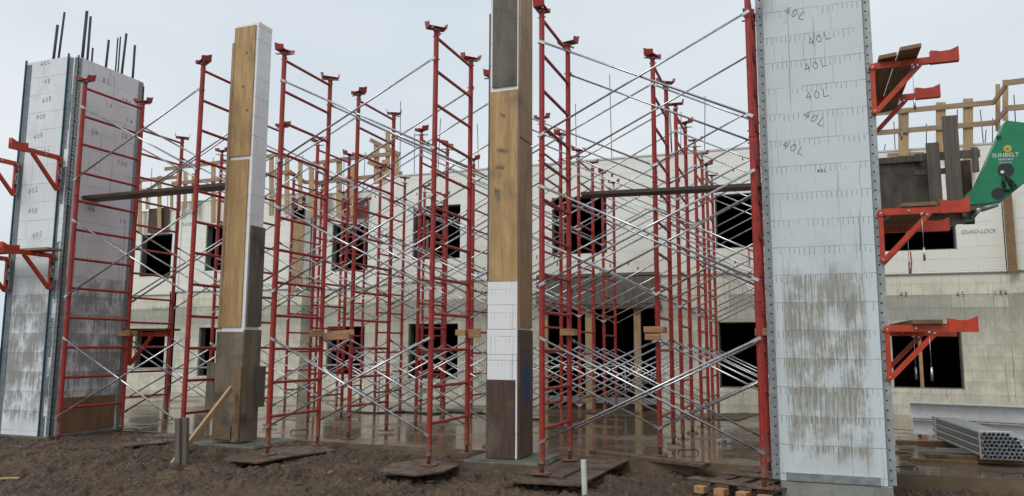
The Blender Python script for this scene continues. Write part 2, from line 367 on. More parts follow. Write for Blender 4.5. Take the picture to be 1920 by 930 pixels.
GL = {'4': [[(.55, 1), (.05, .35), (.75, .4)], [(.6, .75), (.5, 0)]], '0': [[(.3, .9), (.08, .5), (.25, .1), (.6, .15), (.7, .6), (.5, .9), (.3, .9)]],
      'L': [[(.25, 1), (.2, .1), (.85, .12)]], 'R': [[(.15, 0), (.2, .95), (.6, .9), (.55, .55), (.2, .5), (.7, .02)]],
      '8': [[(.6, .8), (.3, 1), (.2, .7), (.6, .4), (.5, .05), (.15, .15), (.3, .5), (.65, .8)]], '5': [[(.7, .95), (.25, .95), (.2, .55), (.6, .5), (.6, .1), (.15, .05)]],
      '2': [[(.15, .8), (.45, 1), (.6, .7), (.12, .05), (.75, .1)]], '1': [[(.3, .95), (.28, 0)]], '6': [[(.6, .95), (.2, .5), (.3, .05), (.6, .2), (.5, .5), (.2, .4)]]}
def scrawl(bm, s, o, right, up, h, th=.008, rot=0.):
    right = Vector(right); up = Vector(up); n = right.cross(up)
    ca, sa = math.cos(rot), math.sin(rot); R = right*ca+up*sa; U = up*ca-right*sa; o = Vector(o)-R*(len(s)*.4*h)-U*h/2
    for i, ch in enumerate(s):
        for st in GL.get(ch, []):
            pts = [o+R*((i*.85+p[0]*.8)*h)+U*(p[1]*h) for p in st]
            for a, b in zip(pts[:-1], pts[1:]): bar(bm, a+n*.0015, b+n*.0015, .003, th, up=(b-a).cross(n))

# ================================================================ GROUND
def fbm(x, y, seed, f, oc=4, g=.5, ridge=False):
    rs = np.random.RandomState(seed); v = np.zeros_like(x); a = 1.; tot = 0
    for o in range(oc):
        tab = rs.rand(256, 256); X = x*f; Y = y*f
        xi = np.floor(X).astype(int); yi = np.floor(Y).astype(int); fx = X-xi; fy = Y-yi
        fx = fx*fx*(3-2*fx); fy = fy*fy*(3-2*fy)
        t = lambda i, j: tab[i % 256, j % 256]
        q = (t(xi, yi)*(1-fx)+t(xi+1, yi)*fx)*(1-fy)+(t(xi, yi+1)*(1-fx)+t(xi+1, yi+1)*fx)*fy
        if ridge: q = 1-np.abs(2*q-1)
        v += a*q; tot += a; a *= g; f *= 2.03
    return v/tot
def clods(x, y, f, seed, r0=.62):
    rs = np.random.RandomState(seed); t1, t2, t3 = rs.rand(3, 256, 256)
    X = x*f; Y = y*f; xi = np.floor(X).astype(int); yi = np.floor(Y).astype(int); h = np.zeros_like(x)
    for i in (-1, 0, 1):
        for j in (-1, 0, 1):
            a = (xi+i) % 256; b = (yi+j) % 256
            d = np.hypot(X-(xi+i+t1[a, b]), (Y-(yi+j+t2[a, b]))*1.15); rr_ = r0*(.35+t3[a, b])
            h = np.maximum(h, np.sqrt(np.clip(1-(d/rr_)**2, 0, 1))*rr_/f)
    return h
def mud_grid(x0, x1, y0, y1, st):
    xs = np.arange(x0, x1+st/2, st); ys = np.arange(y0, y1+st/2, st)
    X, Y = np.meshgrid(xs, ys)
    t = np.clip((X+11)/10.5, 0, 1)
    Z = -.055-.13*t
    Z += (fbm(X, Y, 3, .9, 3)-.5)*.10
    cl = fbm(X+.2*fbm(X, Y, 8, 2.2, 2), Y, 5, 4.2, 4, .55, True)
    Z += (cl-.55)*.12*(.5+fbm(X, Y, 11, 1.1, 2))
    cl2 = fbm(X+.05*fbm(Y, X, 4, 9, 2), Y, 9, 11., 3, .6)
    Z += np.clip(cl2-.42, 0, .4)*.16*(.4+fbm(X, Y, 12, 1.7, 2))
    wx = X+.05*(fbm(X, Y, 21, 12, 3)-.5); wy = Y+.05*(fbm(X, Y, 22, 12, 3)-.5)
    msk = np.clip(fbm(X, Y, 31, 1.3, 3)*2.4-.7, 0, 1)
    Z += clods(wx, wy, 6.5, 41)*.22*msk+clods(wx, wy, 14., 42)*.5*(.15+msk*.7)+clods(wx, wy, 27., 43)*.75*(.35+.65*msk)
    rut = np.exp(-((Y-6.9-.35*X*0-.25*np.sin(X*.7))/.16)**2)+np.exp(-((Y-8.35+.05*X-.12*np.sin(X*1.3))/.13)**2)*(X < -4.9)
    Z -= .035*rut*(.6+fbm(X, Y, 51, 2., 2)*.8)
    for fx, fy, hw, hd in ((-7.9, 9.6, .75, .62), (-3.53, 9.6, .58, .55)):
        dd = np.maximum(np.abs(X-fx)-hw, np.abs(Y-fy)-hd); Z += .06*np.exp(-(np.clip(dd, 0, 9)/.12)**2)*(.4+1.2*fbm(X, Y, 61, 3, 2))*(Y < 9.9)
    Z -= .02
    # raised wet apron against the left column, and a dip under the mats
    Z += .05*np.clip(1-np.hypot(X+10.2, (Y-8.9)*1.3)/2.2, 0, 1)
    Z += (.05*np.clip((-3.5-X)/2, 0, 1)-.02)*np.clip((Y-9.6)/.6, 0, 1)
    Z = np.minimum(Z, np.where(Y > 9.9, -.06, .03))
    n, m = X.shape
    co = np.stack([X, Y, Z], -1).reshape(-1, 3)
    idx = np.arange(n*m).reshape(n, m)
    f = np.stack([idx[:-1, :-1], idx[:-1, 1:], idx[1:, 1:], idx[1:, :-1]], -1).reshape(-1, 4)
    me = bpy.data.meshes.new('mud'); me.from_pydata(co.tolist(), [], f.tolist()); me.materials.append(M['mud'])
    me.update()
    return me
me = mud_grid(-14.5, 4.0, 4.6, 10.42, .02)
o = bpy.data.objects.new('mud', me); COL.objects.link(o); tag(o, 'churned wet brown mud in front of the slab', kind='structure')
bm = B()
GP = [(-400, -60), (400, -60), (400, 500), (-400, 500)]
bm.faces.new([bm.verts.new((x, y, -.9)) for x, y in GP]); 
go = wobj('ground', bm, M['dirt']); tag(go, 'brown dirt ground of the building site', kind='structure')
bm = B()
# embankment of dirt joining the mud patch to the ground sheet
prism(bm, [(-40, 4.62, -.24), (40, 4.62, -.24), (40, -12, -.89), (-40, -12, -.89)], (0, 0, -.2))
prism(bm, [(-40, 4.6, -.24), (-14.48, 4.6, -.24), (-14.48, 10.6, -.2), (-40, 10.6, -.2)], (0, 0, -.4))
prism(bm, [(3.98, 4.6, -.24), (40, 4.6, -.24), (40, 10.6, -.2), (3.98, 10.6, -.2)], (0, 0, -.4))
tag(wobj('dirt_bank', bm, M['mud']), 'muddy ground around the work area', kind='structure')
bm = B()
def slab_part(x0, x1, y0, y1):
    v = [(x0, y0, slab_z(y0)), (x1, y0, slab_z(y0)), (x1, y1, slab_z(y1)), (x0, y1, slab_z(y1))]
    prism(bm, v, (0, 0, -.45))
slab_part(-30, 12, 10.3, 23)
tag(wobj('concrete_slab', bm, M['slab']), 'wet concrete slab with puddles under the shoring', kind='structure')

# ================================================================ BUILDING
bld = empty('building', (-4, 21, -.2), 'two storey building of white foam forms with empty black window openings', 'building')
LZ, TZ, BZ = 3.33, 6.57, -.45
def wall_run(p0, p1, holes, lz=LZ, tz=TZ):
    """vertical wall from p0 to p1 (plan points, seen face on the left-hand outside), holes=(s0,z0,s1,z1) along it; thick .3"""
    p0 = Vector((*p0, 0)); p1 = Vector((*p1, 0)); d = (p1-p0); L = d.length; d.normalize(); n = Vector((d.y, -d.x, 0)); T = .30
    for (za, zb, mt, proud) in ((BZ, lz-.012, M['wall_low'], .0), (lz+.012, tz, M['wall_up'], -.03)):
        hs = [(max(a, 0), max(z0, za), min(b, L), min(z1, zb)) for a, z0, b, z1 in holes if z1 > za and z0 < zb]
        xs = sorted({0., L, *[h[0] for h in hs], *[h[2] for h in hs]}); zs = sorted({za, zb, *[h[1] for h in hs], *[h[3] for h in hs]})
        bm = B()
        def q(s, z, t): return p0+d*s+n*(proud-t)+Vector((0, 0, z))
        def solid(i, j):
            if i < 0 or j < 0 or i >= len(xs)-1 or j >= len(zs)-1: return False
            cx = (xs[i]+xs[i+1])/2; cz = (zs[j]+zs[j+1])/2
            return not any(a < cx < b and c < cz < e for a, c, b, e in hs)
        for i in range(len(xs)-1):
            for j in range(len(zs)-1):
                if not solid(i, j): continue
                a, b, c, e = xs[i], xs[i+1], zs[j], zs[j+1]
                for t, rev in ((0, False), (T, True)):
                    vv = [q(a, c, t), q(b, c, t), q(b, e, t), q(a, e, t)]
                    bm.faces.new([bm.verts.new(x) for x in (vv[::-1] if rev else vv)])
                for (ii, jj, u0, u1) in ((i-1, j, (a, c), (a, e)), (i+1, j, (b, c), (b, e)), (i, j-1, (a, c), (b, c)), (i, j+1, (a, e), (b, e))):
                    if not solid(ii, jj):
                        bm.faces.new([bm.verts.new(x) for x in (q(*u0, 0), q(*u1, 0), q(*u1, T), q(*u0, T))])
        wobj('wall', bm, mt, bld)
    bm = B(); a = p0+n*.025+Vector((0, 0, lz)); b = p1+n*.025+Vector((0, 0, lz))
    bar(bm, a-n*.12, b-n*.12, .29, .024); wobj('ledge', bm, M['galv_dull'], bld)
    bm = B(); a = p0-n*.17+Vector((0, 0, tz+.02)); b = p1-n*.17+Vector((0, 0, tz+.02)); bar(bm, a, b, .33, .04); wobj('wall_cap', bm, M['cap'], bld)
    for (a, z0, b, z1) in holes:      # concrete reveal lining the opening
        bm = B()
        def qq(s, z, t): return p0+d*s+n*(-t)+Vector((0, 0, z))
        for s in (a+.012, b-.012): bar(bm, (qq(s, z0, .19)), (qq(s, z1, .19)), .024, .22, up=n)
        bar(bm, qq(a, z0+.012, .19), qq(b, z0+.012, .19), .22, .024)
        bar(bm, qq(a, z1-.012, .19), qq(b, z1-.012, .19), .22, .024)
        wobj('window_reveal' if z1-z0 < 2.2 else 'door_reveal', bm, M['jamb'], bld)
def hole(Y, X0, px0, py0, px1, py1):
    pm = (py0+py1)/2; return (at(px0, pm, Y).x-X0, at(px0, py1, Y).z, at(px1, pm, Y).x-X0, at(px0, py0, Y).z)
YL, YB, YM, YR = 22.7, 21.6, 22.0, 20.3
xa = at(322, 500, YL).x; xb = at(322, 500, YB).x; xc = at(568, 500, YB).x; xd = at(690, 400, YM).x
XM0, XM1 = -11.3, .35
YW = 21.9; xe0 = 1.55; xe1 = at(1888, 512, YW).x
wall_run((-27, YL), (xb, YL), [hole(YL, -27, 262, 441, 320, 519), hole(YL, -27, 252, 617, 308, 692)])
wall_run((xb, YL), (xb, YB), [])
wall_run((xb, YB), (xc, YB), [hole(YB, xb, 384, 423, 417, 508), hole(YB, xb, 371, 614, 403, 705)])
wall_run((xc, YB), (xc+.01, YM), [])
wall_run((xc, YM), (xd, YM), [hole(YM, xc, 621, 421, 693, 509), hole(YM, xc, 612, 612, 686, 702)])
wall_run((xd, YM), (XM0, YR), [])
wall_run((XM0, YR), (XM1, YR), [hole(YR, XM0, 773, 388, 862, 487), hole(YR, XM0, 765, 607, 858, 710), hole(YR, XM0, 1034, 371, 1137, 478),
    (at(1012, 600, YR).x-XM0, -.40, at(1238, 600, YR).x-XM0, at(1120, 574, YR).z), hole(YR, XM0, 1341, 365, 1432, 466), hole(YR, XM0, 1348, 604, 1440, 727)])
wall_run((XM1, YR), (xe0, YW), [])
hb = (at(1642, 390, YW).x-xe0, at(1700, 470, YW).z, at(1790, 390, YW).x-xe0, 4.9)
hc = (at(1670, 610, YW).x-xe0, at(1740, 729, YW).z, at(1808, 700, YW).x-xe0, at(1740, 607, YW).z)
wall_run((xe0, YW), (xe1, YW), [hb, hc])
wall_run((xe1, YW), (xe1+1.5, YW-1.5), [])
wall_run((xe1+1.5, YW-1.5), (14, YW-1.5), [])
# inside: floors, roof, back and ends keep the rooms dark
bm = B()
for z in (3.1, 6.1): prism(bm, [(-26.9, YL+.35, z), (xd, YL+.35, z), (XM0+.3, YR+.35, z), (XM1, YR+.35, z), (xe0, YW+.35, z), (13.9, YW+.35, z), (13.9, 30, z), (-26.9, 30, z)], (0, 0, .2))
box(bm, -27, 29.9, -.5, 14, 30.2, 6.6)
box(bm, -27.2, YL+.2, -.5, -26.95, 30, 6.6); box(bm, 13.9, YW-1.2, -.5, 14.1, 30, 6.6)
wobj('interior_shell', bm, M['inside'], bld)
# plywood header and timber studs of the entrance, dark form panels above windows
def panel(name, Y, px0, py0, px1, py1, m, parent=bld, th=.03):
    pm = (py0+py1)/2; z1, z0 = at(px0, py0, Y).z, at(px0, py1, Y).z; bm = B(); box(bm, at(px0, pm, Y).x, Y-th, z0, at(px1, pm, Y).x, Y-.002, z1); return wobj(name, bm, m, parent)
panel('header_panel', YR-.02, 1006, 516, 1238, 572, M['ply_grey'])
bm = B(); a = at(1010, 574, YR-.03); b = at(1240, 580, YR-.03); box(bm, a.x, YR-.10, a.z-.10, b.x, YR+.2, a.z); wobj('header_beam', bm, M['ply_dark'], bld)
for px in (1022, 1104, 1195):
    a = at(px, 600, YR+.1); bm = B(); box(bm, a.x-.09, YR+.06, -.35, a.x+.09, YR+.16, 2.62); wobj('door_stud', bm, M['lumber'], bld)
panel('form_panel', YL-.05, 279, 392, 316, 437, M['ply_dark']); panel('form_panel', YM-.05, 641, 374, 690, 411, M['ply_dark'])
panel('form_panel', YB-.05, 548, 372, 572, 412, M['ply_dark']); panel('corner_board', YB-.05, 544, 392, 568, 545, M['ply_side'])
bm = B(); a = at(1893, 440, YW-.3); box(bm, a.x-.08, YW-.34, at(1900, 510, YW-.3).z, a.x+.10, YW-.26, at(1893, 360, YW-.3).z); wobj('corner_board', bm, M['lumber_y'], bld)
a = at(1727, 670, YW+.2); bm = B(); box(bm, a.x-.05, YW+.18, -.2, a.x+.03, YW+.24, 2.35); wobj('door_stud', bm, M['block'], bld)
# frames of timber inside some openings
for (Y, px, z0, z1) in ((YR+.15, 800, 4.0, 5.2), (YR+.15, 785, .75, 2.1), (YR+.12, 1056, 4.05, 5.4)):
    a = at(px, 500, Y); bm = B(); box(bm, a.x-.04, Y, z0, a.x+.04, Y+.05, z1); wobj('window_stud', bm, M['ply_grey'], bld)
# printed marks and scribbles on the walls
text('printed_mark', 'QUAD-LOCK', .13, at(1834, 434, YW+.026), (1, 0, 0), (0, 0, 1), M['green_ink'], bld, .001, .002, shear=.3)
text('printed_mark', 'QUAD-LOCK', .17, at(345, 421, YB+.026), (1, 0, 0), (0, 0, 1), M['green_ink'], bld, .001, .002, shear=.3)
text('printed_mark', 'QUAD-LOCK', .17, at(303, 579, YL-.004), (1, 0, 0), (0, 0, 1), M['green_ink'], bld, .001, .002, shear=.3)
text('printed_mark', 'QUAD-LOCK', .17, at(505, 535, YB+.026), (1, 0, 0), (0, 0, 1), M['green_ink'], bld, .001, .002, shear=.3)
for s_, px, py in (('48', 1695, 552), ('45', 1801, 552), ('186', 1877, 549)):
    bm = B(); scrawl(bm, s_, at(px, py, YW-.003), (1, 0, 0), (0, 0, 1), .13, .012); wobj('pen_mark', bm, M['ink'], bld)
bm = B()       # orange spray line under the right upper window, and its drips
for a, b in (((1707, 472), (1709, 490)), ((1709, 490), (1708, 514)), ((1404, 466), (1405, 500))):
    Yq = YW+.026 if a[0] > 1500 else YR+.026
    A = at(*a, Yq); C = at(*b, Yq); bar(bm, A, C, .03, .012, up=(0, 1, 0))
wobj('spray_line', bm, M['orange'], bld)
bm = B()
rr = random.Random(5)
for i in range(60):                      # small black holes and dabs scattered over the foam
    px = rr.uniform(700, 1420); py = rr.choice([rr.uniform(330, 380), rr.uniform(480, 515), rr.uniform(290, 330) if px > 1100 else rr.uniform(345, 380)])
    A = at(px, py, YR+.024); bm = B(); box(bm, A.x-.012, YR+.02, A.z-.04*rr.uniform(.5, 1.5), A.x+.014, YR+.03, A.z+.04); wobj('tie_hole', bm, M['black'], bld)
# reinforcing bars standing out of the wall top
for (px, y0, y1, Y) in ((1143, 140, 300, YR), (1079, 195, 305, YR), (826, 222, 330, YR), (777, 250, 330, YR), (895, 232, 320, YR), (1253, 190, 290, YR), (1257, 210, 290, YR), (1322, 180, 285, YR), (751, 190, 330, YR),
      (1277, 210, 280, YR), (285, 315, 395, YL), (315, 350, 395, YL), (400, 295, 385, YB), (353, 322, 380, YB), (568, 290, 370, YB), (645, 280, 360, YM), (685, 285, 360, YM), (518, 290, 365, YB), (1676, 228, 290, YW), (1737, 232, 290, YW), (1838, 206, 283, YW), (1849, 243, 275, YW), (1861, 222, 272, YW), (1901, 178, 260, YW-1.2), (1660, 270, 290, YW), (1795, 205, 280, YW)):
    a = at(px, y0, Y+.15); dx = rr.uniform(-.06, .06); bm = B(); cyl(bm, (a.x+dx, Y+.15, TZ-.02), a, .011, 6); wobj('rebar', bm, M['rebar'], bld)

# ---------------------------------------------------------------- rooftop guard rails of timber
def rail_set(label, Y, posts, rails, post_off=0.):
    a = at(posts[0][0], posts[0][2], Y)
    t = empty('guard_rail', (a.x, Y, TZ), label, 'railing', 'timber guard rails on the wall tops')
    for (px, y0, y1, wd) in posts:
        p0 = at(px, y0, Y); p1 = at(px, y1, Y); bm = B(); bar(bm, (p1.x, Y, p1.z), p0, wd, .04, up=(0, 1, 0)); wobj('post', bm, M['lumber'], t)
    for pts in rails:
        P = [at(q[0], q[1], (q[2] if len(q) > 2 else Y-.05)) for q in pts]
        for p, q in zip(P[:-1], P[1:]):
            bm = B(); bar(bm, p, q, .04, .13); wobj('rail', bm, M['lumber_x'], t)
rail_set('timber guard rail on the roof edge, leftmost, above the two small left windows', YL-.2,
    [(262, 341, 438, .17), (299, 330, 430, .17), (276, 352, 392, .12), (322, 358, 390, .12)], [[(256, 339), (331, 332)], [(254, 368), (333, 361)], [(250, 355), (278, 358)]])
rail_set('timber guard rail on the protruding bay behind the splattered plywood column', YB-.2,
    [(335, 318, 395, .16), (347, 320, 390, .12), (364, 325, 400, .2), (400, 306, 418, .17), (509, 293, 404, .17), (538, 290, 402, .17), (563, 302, 394, .15), (584, 315, 408, .18)],
    [[(309, 317), (425, 303)], [(322, 344), (430, 335)], [(425, 306), (522, 290)], [(430, 335), (546, 322)], [(546, 324), (572, 342, YB+.3)], [(572, 342, YB+.3), (596, 341, YB+.3)]])
rail_set('timber guard rail with crooked boards where the white wall steps back', YM-.2,
    [(610, 305, 408, .17), (636, 300, 410, .2), (661, 310, 405, .15), (706, 270, 345, .19), (727, 248, 332, .15), (744, 285, 330, .14), (720, 300, 345, .15)],
    [[(585, 307), (640, 299)], [(640, 299), (738, 288)], [(596, 343), (642, 337)], [(642, 337), (700, 331)], [(694, 262), (750, 290)], [(690, 304), (722, 316)], [(738, 326), (754, 325)]])
rail_set('long timber guard rail above the right wing, beside the white numbered column', YW-.15,
    [(1694, 212, 292, .24), (1764, 192, 285, .22), (1815, 185, 335, .22), (1871, 158, 246, .1), (1885, 150, 226, .12)],
    [[(1636, 213), (1863, 192)], [(1636, 250), (1866, 230)], [(1863, 192), (1886, 160, YW-1.6)], [(1866, 230), (1888, 204, YW-1.6)], [(1884, 156, YW-1.65), (1990, 142, YW-1.65)], [(1888, 203, YW-1.65), (1990, 195, YW-1.65)]])
bm = B(); a = at(1664, 291, YW-.1); b = at(1733, 288, YW-.1); bar(bm, a, b, .04, .09); tag(wobj('board', bm, M['lumber_x']), 'short board lying along the right wing wall top behind the brackets', 'board')

# ================================================================ SHORING
LEG, RUNG, BR = .034, .021, .0135
W, TIER, TB = 1.2, 1.83, .13
RZ = (.37, .827, 1.284, 1.741)
bm = B()
for z in RZ:
    cyl(bm, (0, .02, z), (0, W-.02, z), RUNG, 10, False)
for y in (0, W):
    for z in (.07, 1.76): cyl(bm, (-.05, y, z), (.05, y, z), .008, 6)
me_frame = mesh_of(bm, 'frame', M['red'])
bm = B(); cyl(bm, (0, 0, .004), (0, 0, TIER-.004), LEG, 14, False)
cyl(bm, (0, 0, TIER-.012), (0, 0, TIER+.0), LEG+.005, 14); cyl(bm, (0, 0, 0), (0, 0, .012), LEG+.003, 14)
cyl(bm, (-.02, 0, .23), (-.055, 0, .23), .008, 6); cyl(bm, (.02, 0, .23), (.055, 0, .23), .008, 6); cyl(bm, (-.055, 0, 1.43), (.055, 0, 1.43), .008, 6)
me_leg = mesh_of(bm, 'leg', M['red'])
def mk_brace(span=2.44):
    bm = B(); z0, z1 = .23, 1.43
    for s, (a, b) in enumerate((((0, z0), (span, z1)), ((0, z1), (span, z0)))):
        y = .012 if s else -.016
        A = Vector((a[0], y, a[1])); C = Vector((b[0], y, b[1])); d = (C-A).normalized()
        cyl(bm, A+d*.06, C-d*.06, BR, 8)
        for p, q in ((A-d*.02, A+d*.08), (C-d*.08, C+d*.02)): bar(bm, p, q, .008, .034, up=d.cross(Vector((0, 1, 0))))
    cyl(bm, (span/2, -.03, (z0+z1)/2), (span/2, .03, (z0+z1)/2), .008, 6)
    return mesh_of(bm, 'cross_brace', M['galv'])
me_brace = mk_brace()
bm = B(); box(bm, -.10, -.10, 0, .10, .10, .012); cyl(bm, (0, 0, .012), (0, 0, .30), .026, 12)
cyl(bm, (0, 0, .105), (0, 0, .13), .042, 12); 
for sx, sy in ((1, 1), (-1, 1), (1, -1), (-1, -1)): cyl(bm, (sx*.075, sy*.075, .01), (sx*.075, sy*.075, .035), .009, 6)
bar(bm, (-.04, 0, .03), (.04, 0, .03), .008, .04)
me_base = mesh_of(bm, 'base_jack', M['red_mud'])
bm = B(); box(bm, -.118, -.075, 0, .118, .075, .008)
for s in (-1, 1):
    prism(bm, [(s*.118, -.075, 0), (s*.118, .075, 0), (s*.140, .07, .105), (s*.133, .0, .075), (s*.131, -.04, .07), (s*.130, -.075, .06)], (s*.006, 0, 0))
cyl(bm, (0, 0, -.03), (0, 0, 0), .034, 12, r2=.05)
me_head = mesh_of(bm, 'u_head', M['red'])
bm = B(); cyl(bm, (0, 0, -.42), (0, 0, -.03), .024, 12)
me_screw = mesh_of(bm, 'screw', M['galv_dull'])
bm = B(); cyl(bm, (0, 0, -.012), (0, 0, .018), .042, 10); bar(bm, (-.13, 0, .0), (.13, 0, .0), .022, .016)
me_nut = mesh_of(bm, 'handle_nut', M['galv_dull'])
def shoring(name, label, cat, group, xs, y0, bays, dz, wdt=W):
    t = empty(name, (xs[0], y0, dz), label, cat, group)
    for i, x in enumerate(xs):
        for tr in range(3):
            f = inst('frame', me_frame, t, (x-xs[0], 0, TB+TIER*tr), 0, (1, wdt/W, 1))
            for y in (0, W): inst('leg', me_leg, f, (0, y, 0), 0, (1, W/wdt, 1))
        for y in (0, wdt):
            rz = rr.choice([0, 0, .15, -.2, math.pi/2, math.pi/2-.3, .5, -.5, .8])
            inst('base_jack', me_base, t, (x-xs[0], y, 0), rr.uniform(-.2, .2))
            h = inst('u_head', me_head, t, (x-xs[0], y, 5.65-dz), rz)
            inst('screw', me_screw, h); n_ = inst('handle_nut', me_nut, h, (0, 0, (5.62+dz)-5.65+.02-.0), rr.uniform(0, 3))
            n_.location.z = (TB+TIER*3+dz)-5.65+.006
    for (i, j) in bays:
        sp = xs[j]-xs[i]
        for tr in range(3):
            for y, s in ((-.052, 1), (wdt+.052, -1)):
                inst('cross_brace', me_brace, t, (xs[i]-xs[0], y, TB+TIER*tr), 0, (sp/2.44, s, 1))
    return t
G1 = 'red shoring towers along the front row'
shoring('shoring_tower', 'red shoring tower in front of the tall white left column', 'shoring tower', G1, [-10.57, -8.2], 8.76, [(0, 1)], 0., 1.16)
shoring('shoring_tower', 'red shoring tower between the two plywood clad columns', 'shoring tower', G1, [-6.79, -4.37], 8.82, [(0, 1)], 0., 1.16)
shoring('shoring_tower', 'red shoring tower between the tallest plywood column and the white column marked 40L', 'shoring tower', G1, [-2.87, -.41], 8.74, [(0, 1)], 0., 1.16)
G2 = 'long rows of braced red shoring frames on the slab'
XS = [-11.62, -9.17, -6.77, -4.34, -1.87, .58]
for lab, y0 in (('second row of braced red shoring, directly behind the front towers', 10.78), ('third row of braced red shoring, in the middle of the slab', 13.14),
                ('fourth row of braced red shoring, one short of the building', 15.66), ('last row of braced red shoring, closest to the building windows', 17.92)):
    dz = slab_z(y0+.6)
    if y0 < 11: dz = 0.
    shoring('shoring_row', lab, 'shoring row', G2, [x+rr.uniform(-.03, .03) for x in XS], y0, [(i, i+1) for i in range(5)], dz, 1.2)

# wooden blocks clamped on the shoring legs
for lab, (x, y), tw in (('short timber block clamped to the rear leg in front of the left column', (-10.57, 9.92), 1), ('timber blocks clamped beside the central left tower, tilted with a long piece', (-6.79, 9.98), 3),
        ('short timber block clamped to the leg just left of the tall plywood column', (-4.37, 9.98), 2), ('single timber block clamped to the leg right of the tall plywood column', (-2.87, 9.90), 1),
        ('two stacked timber blocks clamped to the leg in the middle of the right bay', (-1.87, 10.78), 4), ('timber block clamped to the leg beside the white column marked 40L', (-.41, 9.90), 1)):
    t = empty('timber_block', (x, y, 1.6), lab, 'timber', 'timber blocks clamped on the shoring legs')
    def blk(dx, dy, dz_, L, rz, w_=.09, h_=.09, tilt=0):
        bm = B(); d = Vector((math.cos(rz)*math.cos(tilt), math.sin(rz)*math.cos(tilt), math.sin(tilt)))*L/2; c = Vector((x+dx, y+dy, 1.62+dz_)); bar(bm, c-d, c+d, w_, h_); bevel(bm, .004)
        wobj('block', bm, M['block'], t)
    if tw == 1: blk(0, -.08, .03, .19, .2, .09, .09); blk(.0, .085, .03, .16, .1, .08, .08)
    if tw == 2: blk(-.06, -.08, .03, .18, -.3, .08, .08); blk(.12, -.05, .02, .17, .3, .09, .12, .1)
    if tw == 3: blk(-.02, -.08, .02, .20, .9, .10, .10); blk(.28, -.02, -.02, .42, .15, .04, .11, .06); blk(.28, .10, .03, .42, .15, .04, .08, .06)
    if tw == 4: blk(-.02, -.085, .08, .27, .1, .09, .085); blk(0, .09, .08, .27, .1, .09, .085); blk(-.03, -.085, -.02, .22, .1, .09, .085); blk(.10, 0., .08, .2, 1.6, .05, .085)

# long dark planks laid through the towers
def plank(lab, a, b, wd=.24, th=.045, m='plank'):
    bm = B(); bar(bm, a, b, wd, th); bevel(bm, .004); return tag(wobj('plank', bm, M[m]), lab, 'plank')
plank('dark wet plank lying across rungs from the left column to the plywood column', (-11.0, 9.35, 3.86), (-7.75, 9.6, 3.95), .30, .055)
plank('straight dark plank laid high across the right shoring tower', (-2.66, 9.88, 3.485), (.1, 9.88, 3.44), .24, .05)
# horizontal pipes along the building
for lab, a, b in (('long grey pipe rail running low in front of the left wing', at(222, 692, 19.9), at(400, 689, 19.9)), ('long grey pipe rail crossing low in front of the middle windows', at(560, 686, 20), at(712, 683, 19.9)),
                  ('long grey pipe rail crossing low in front of the dark entrance', at(960, 690, 19.7), at(1172, 686, 19.7))):
    bm = B(); cyl(bm, a, b, .03, 10)
    for q in (a, b): cyl(bm, q+Vector((0, 0, .03)), (q.x, q.y, slab_z(q.y)), .02, 8)
    tag(wobj('pipe_rail', bm, M['galv_dull']), lab, 'pipe', 'low pipe rails by the building')

# ================================================================ COLUMNS
def strip_mesh(bm, a, b, wd, n, thick=.006):
    """perforated flange: plate with real round-ish holes along it"""
    a = Vector(a); b = Vector(b); d = (b-a).normalized(); n = Vector(n); s = d.cross(n); L = (b-a).length; st = .102; k_ = int(L/st)
    for i in range(k_):
        z0 = i*st; zc = z0+st/2; h = .009
        for (u0, u1, v0, v1) in ((-wd/2, wd/2, z0, zc-h), (-wd/2, wd/2, zc+h, z0+st), (-wd/2, -h, zc-h, zc+h), (h, wd/2, zc-h, zc+h)):
            prism(bm, [a+s*u0+d*v0, a+s*u1+d*v0, a+s*u1+d*v1, a+s*u0+d*v1], n*thick)
# ---- right column marked 40L
cc = empty('form_column', (.26, 9.0, -.1), 'wide white foam column handwritten 40L, nearest right', 'column')
CX0, CX1, CY0, CY1, CT = -.255, .79, 9.0, 10.25, 7.1
bm = B(); box(bm, CX0, CY0, .05, CX1, CY0+.06, CT); wobj('foam_panel', bm, M['foamC'], cc)
bm = B(); box(bm, CX0, CY1-.06, .05, CX1, CY1, CT); wobj('foam_panel', bm, M['foamC'], cc)
bm = B(); box(bm, CX0-.03, CY0+.10, .05, CX0+.03, CY1-.10, CT); wobj('foam_panel', bm, M['foamC'], cc)
bm = B(); box(bm, CX1-.03, CY0+.10, .05, CX1+.03, CY1-.10, CT); wobj('foam_panel', bm, M['foamC'], cc)
bm = B(); box(bm, CX0+.03, CY0+.06, .03, CX1-.03, CY1-.06, CT-.1); wobj('concrete_core', bm, M['conc'], cc)
for x in (CX0-.035, CX1+.04):
    for y in (CY0+.065, CY1-.09):
        bm = B(); box(bm, x-.04, y+.012, .06, x+.04, y+.016, CT-.05); wobj('strip_backing', bm, M['black'], cc)
        bm = B(); strip_mesh(bm, (x, y, .05), (x, y, CT-.02), .10, (0, 1, 0)); wobj('corner_strip', bm, M['strip_old'], cc)
bm = B(); box(bm, CX0+.06, CY0-.012, .052, CX1-.07, CY0-.001, .135); wobj('base_strip', bm, M['galv_dull'], cc)
bm = B(); box(bm, CX0-.0, CY0+.0, -.4, CX1+.05, CY1, .048); bevel(bm, .01); wobj('footing', bm, M['conc'], cc)
bm = B(); bm.free()
for px, py, r_ in ((1490, 25, -.5), (1536, 72, .25), (1529, 122, .2), (1532, 177, .1), (1527, 222, -.6), (1488, 277, -.5)):
    bm = B(); scrawl(bm, '40L', at(px, py, CY0), (1, 0, 0), (0, 0, 1), .10, .0045, r_); wobj('pen_mark', bm, M['ink'], cc)
bm = B()
scrawl(bm, '40L', at(1541, 320, CY0), (1, 0, 0), (0, 0, 1), .04, .005, 0)
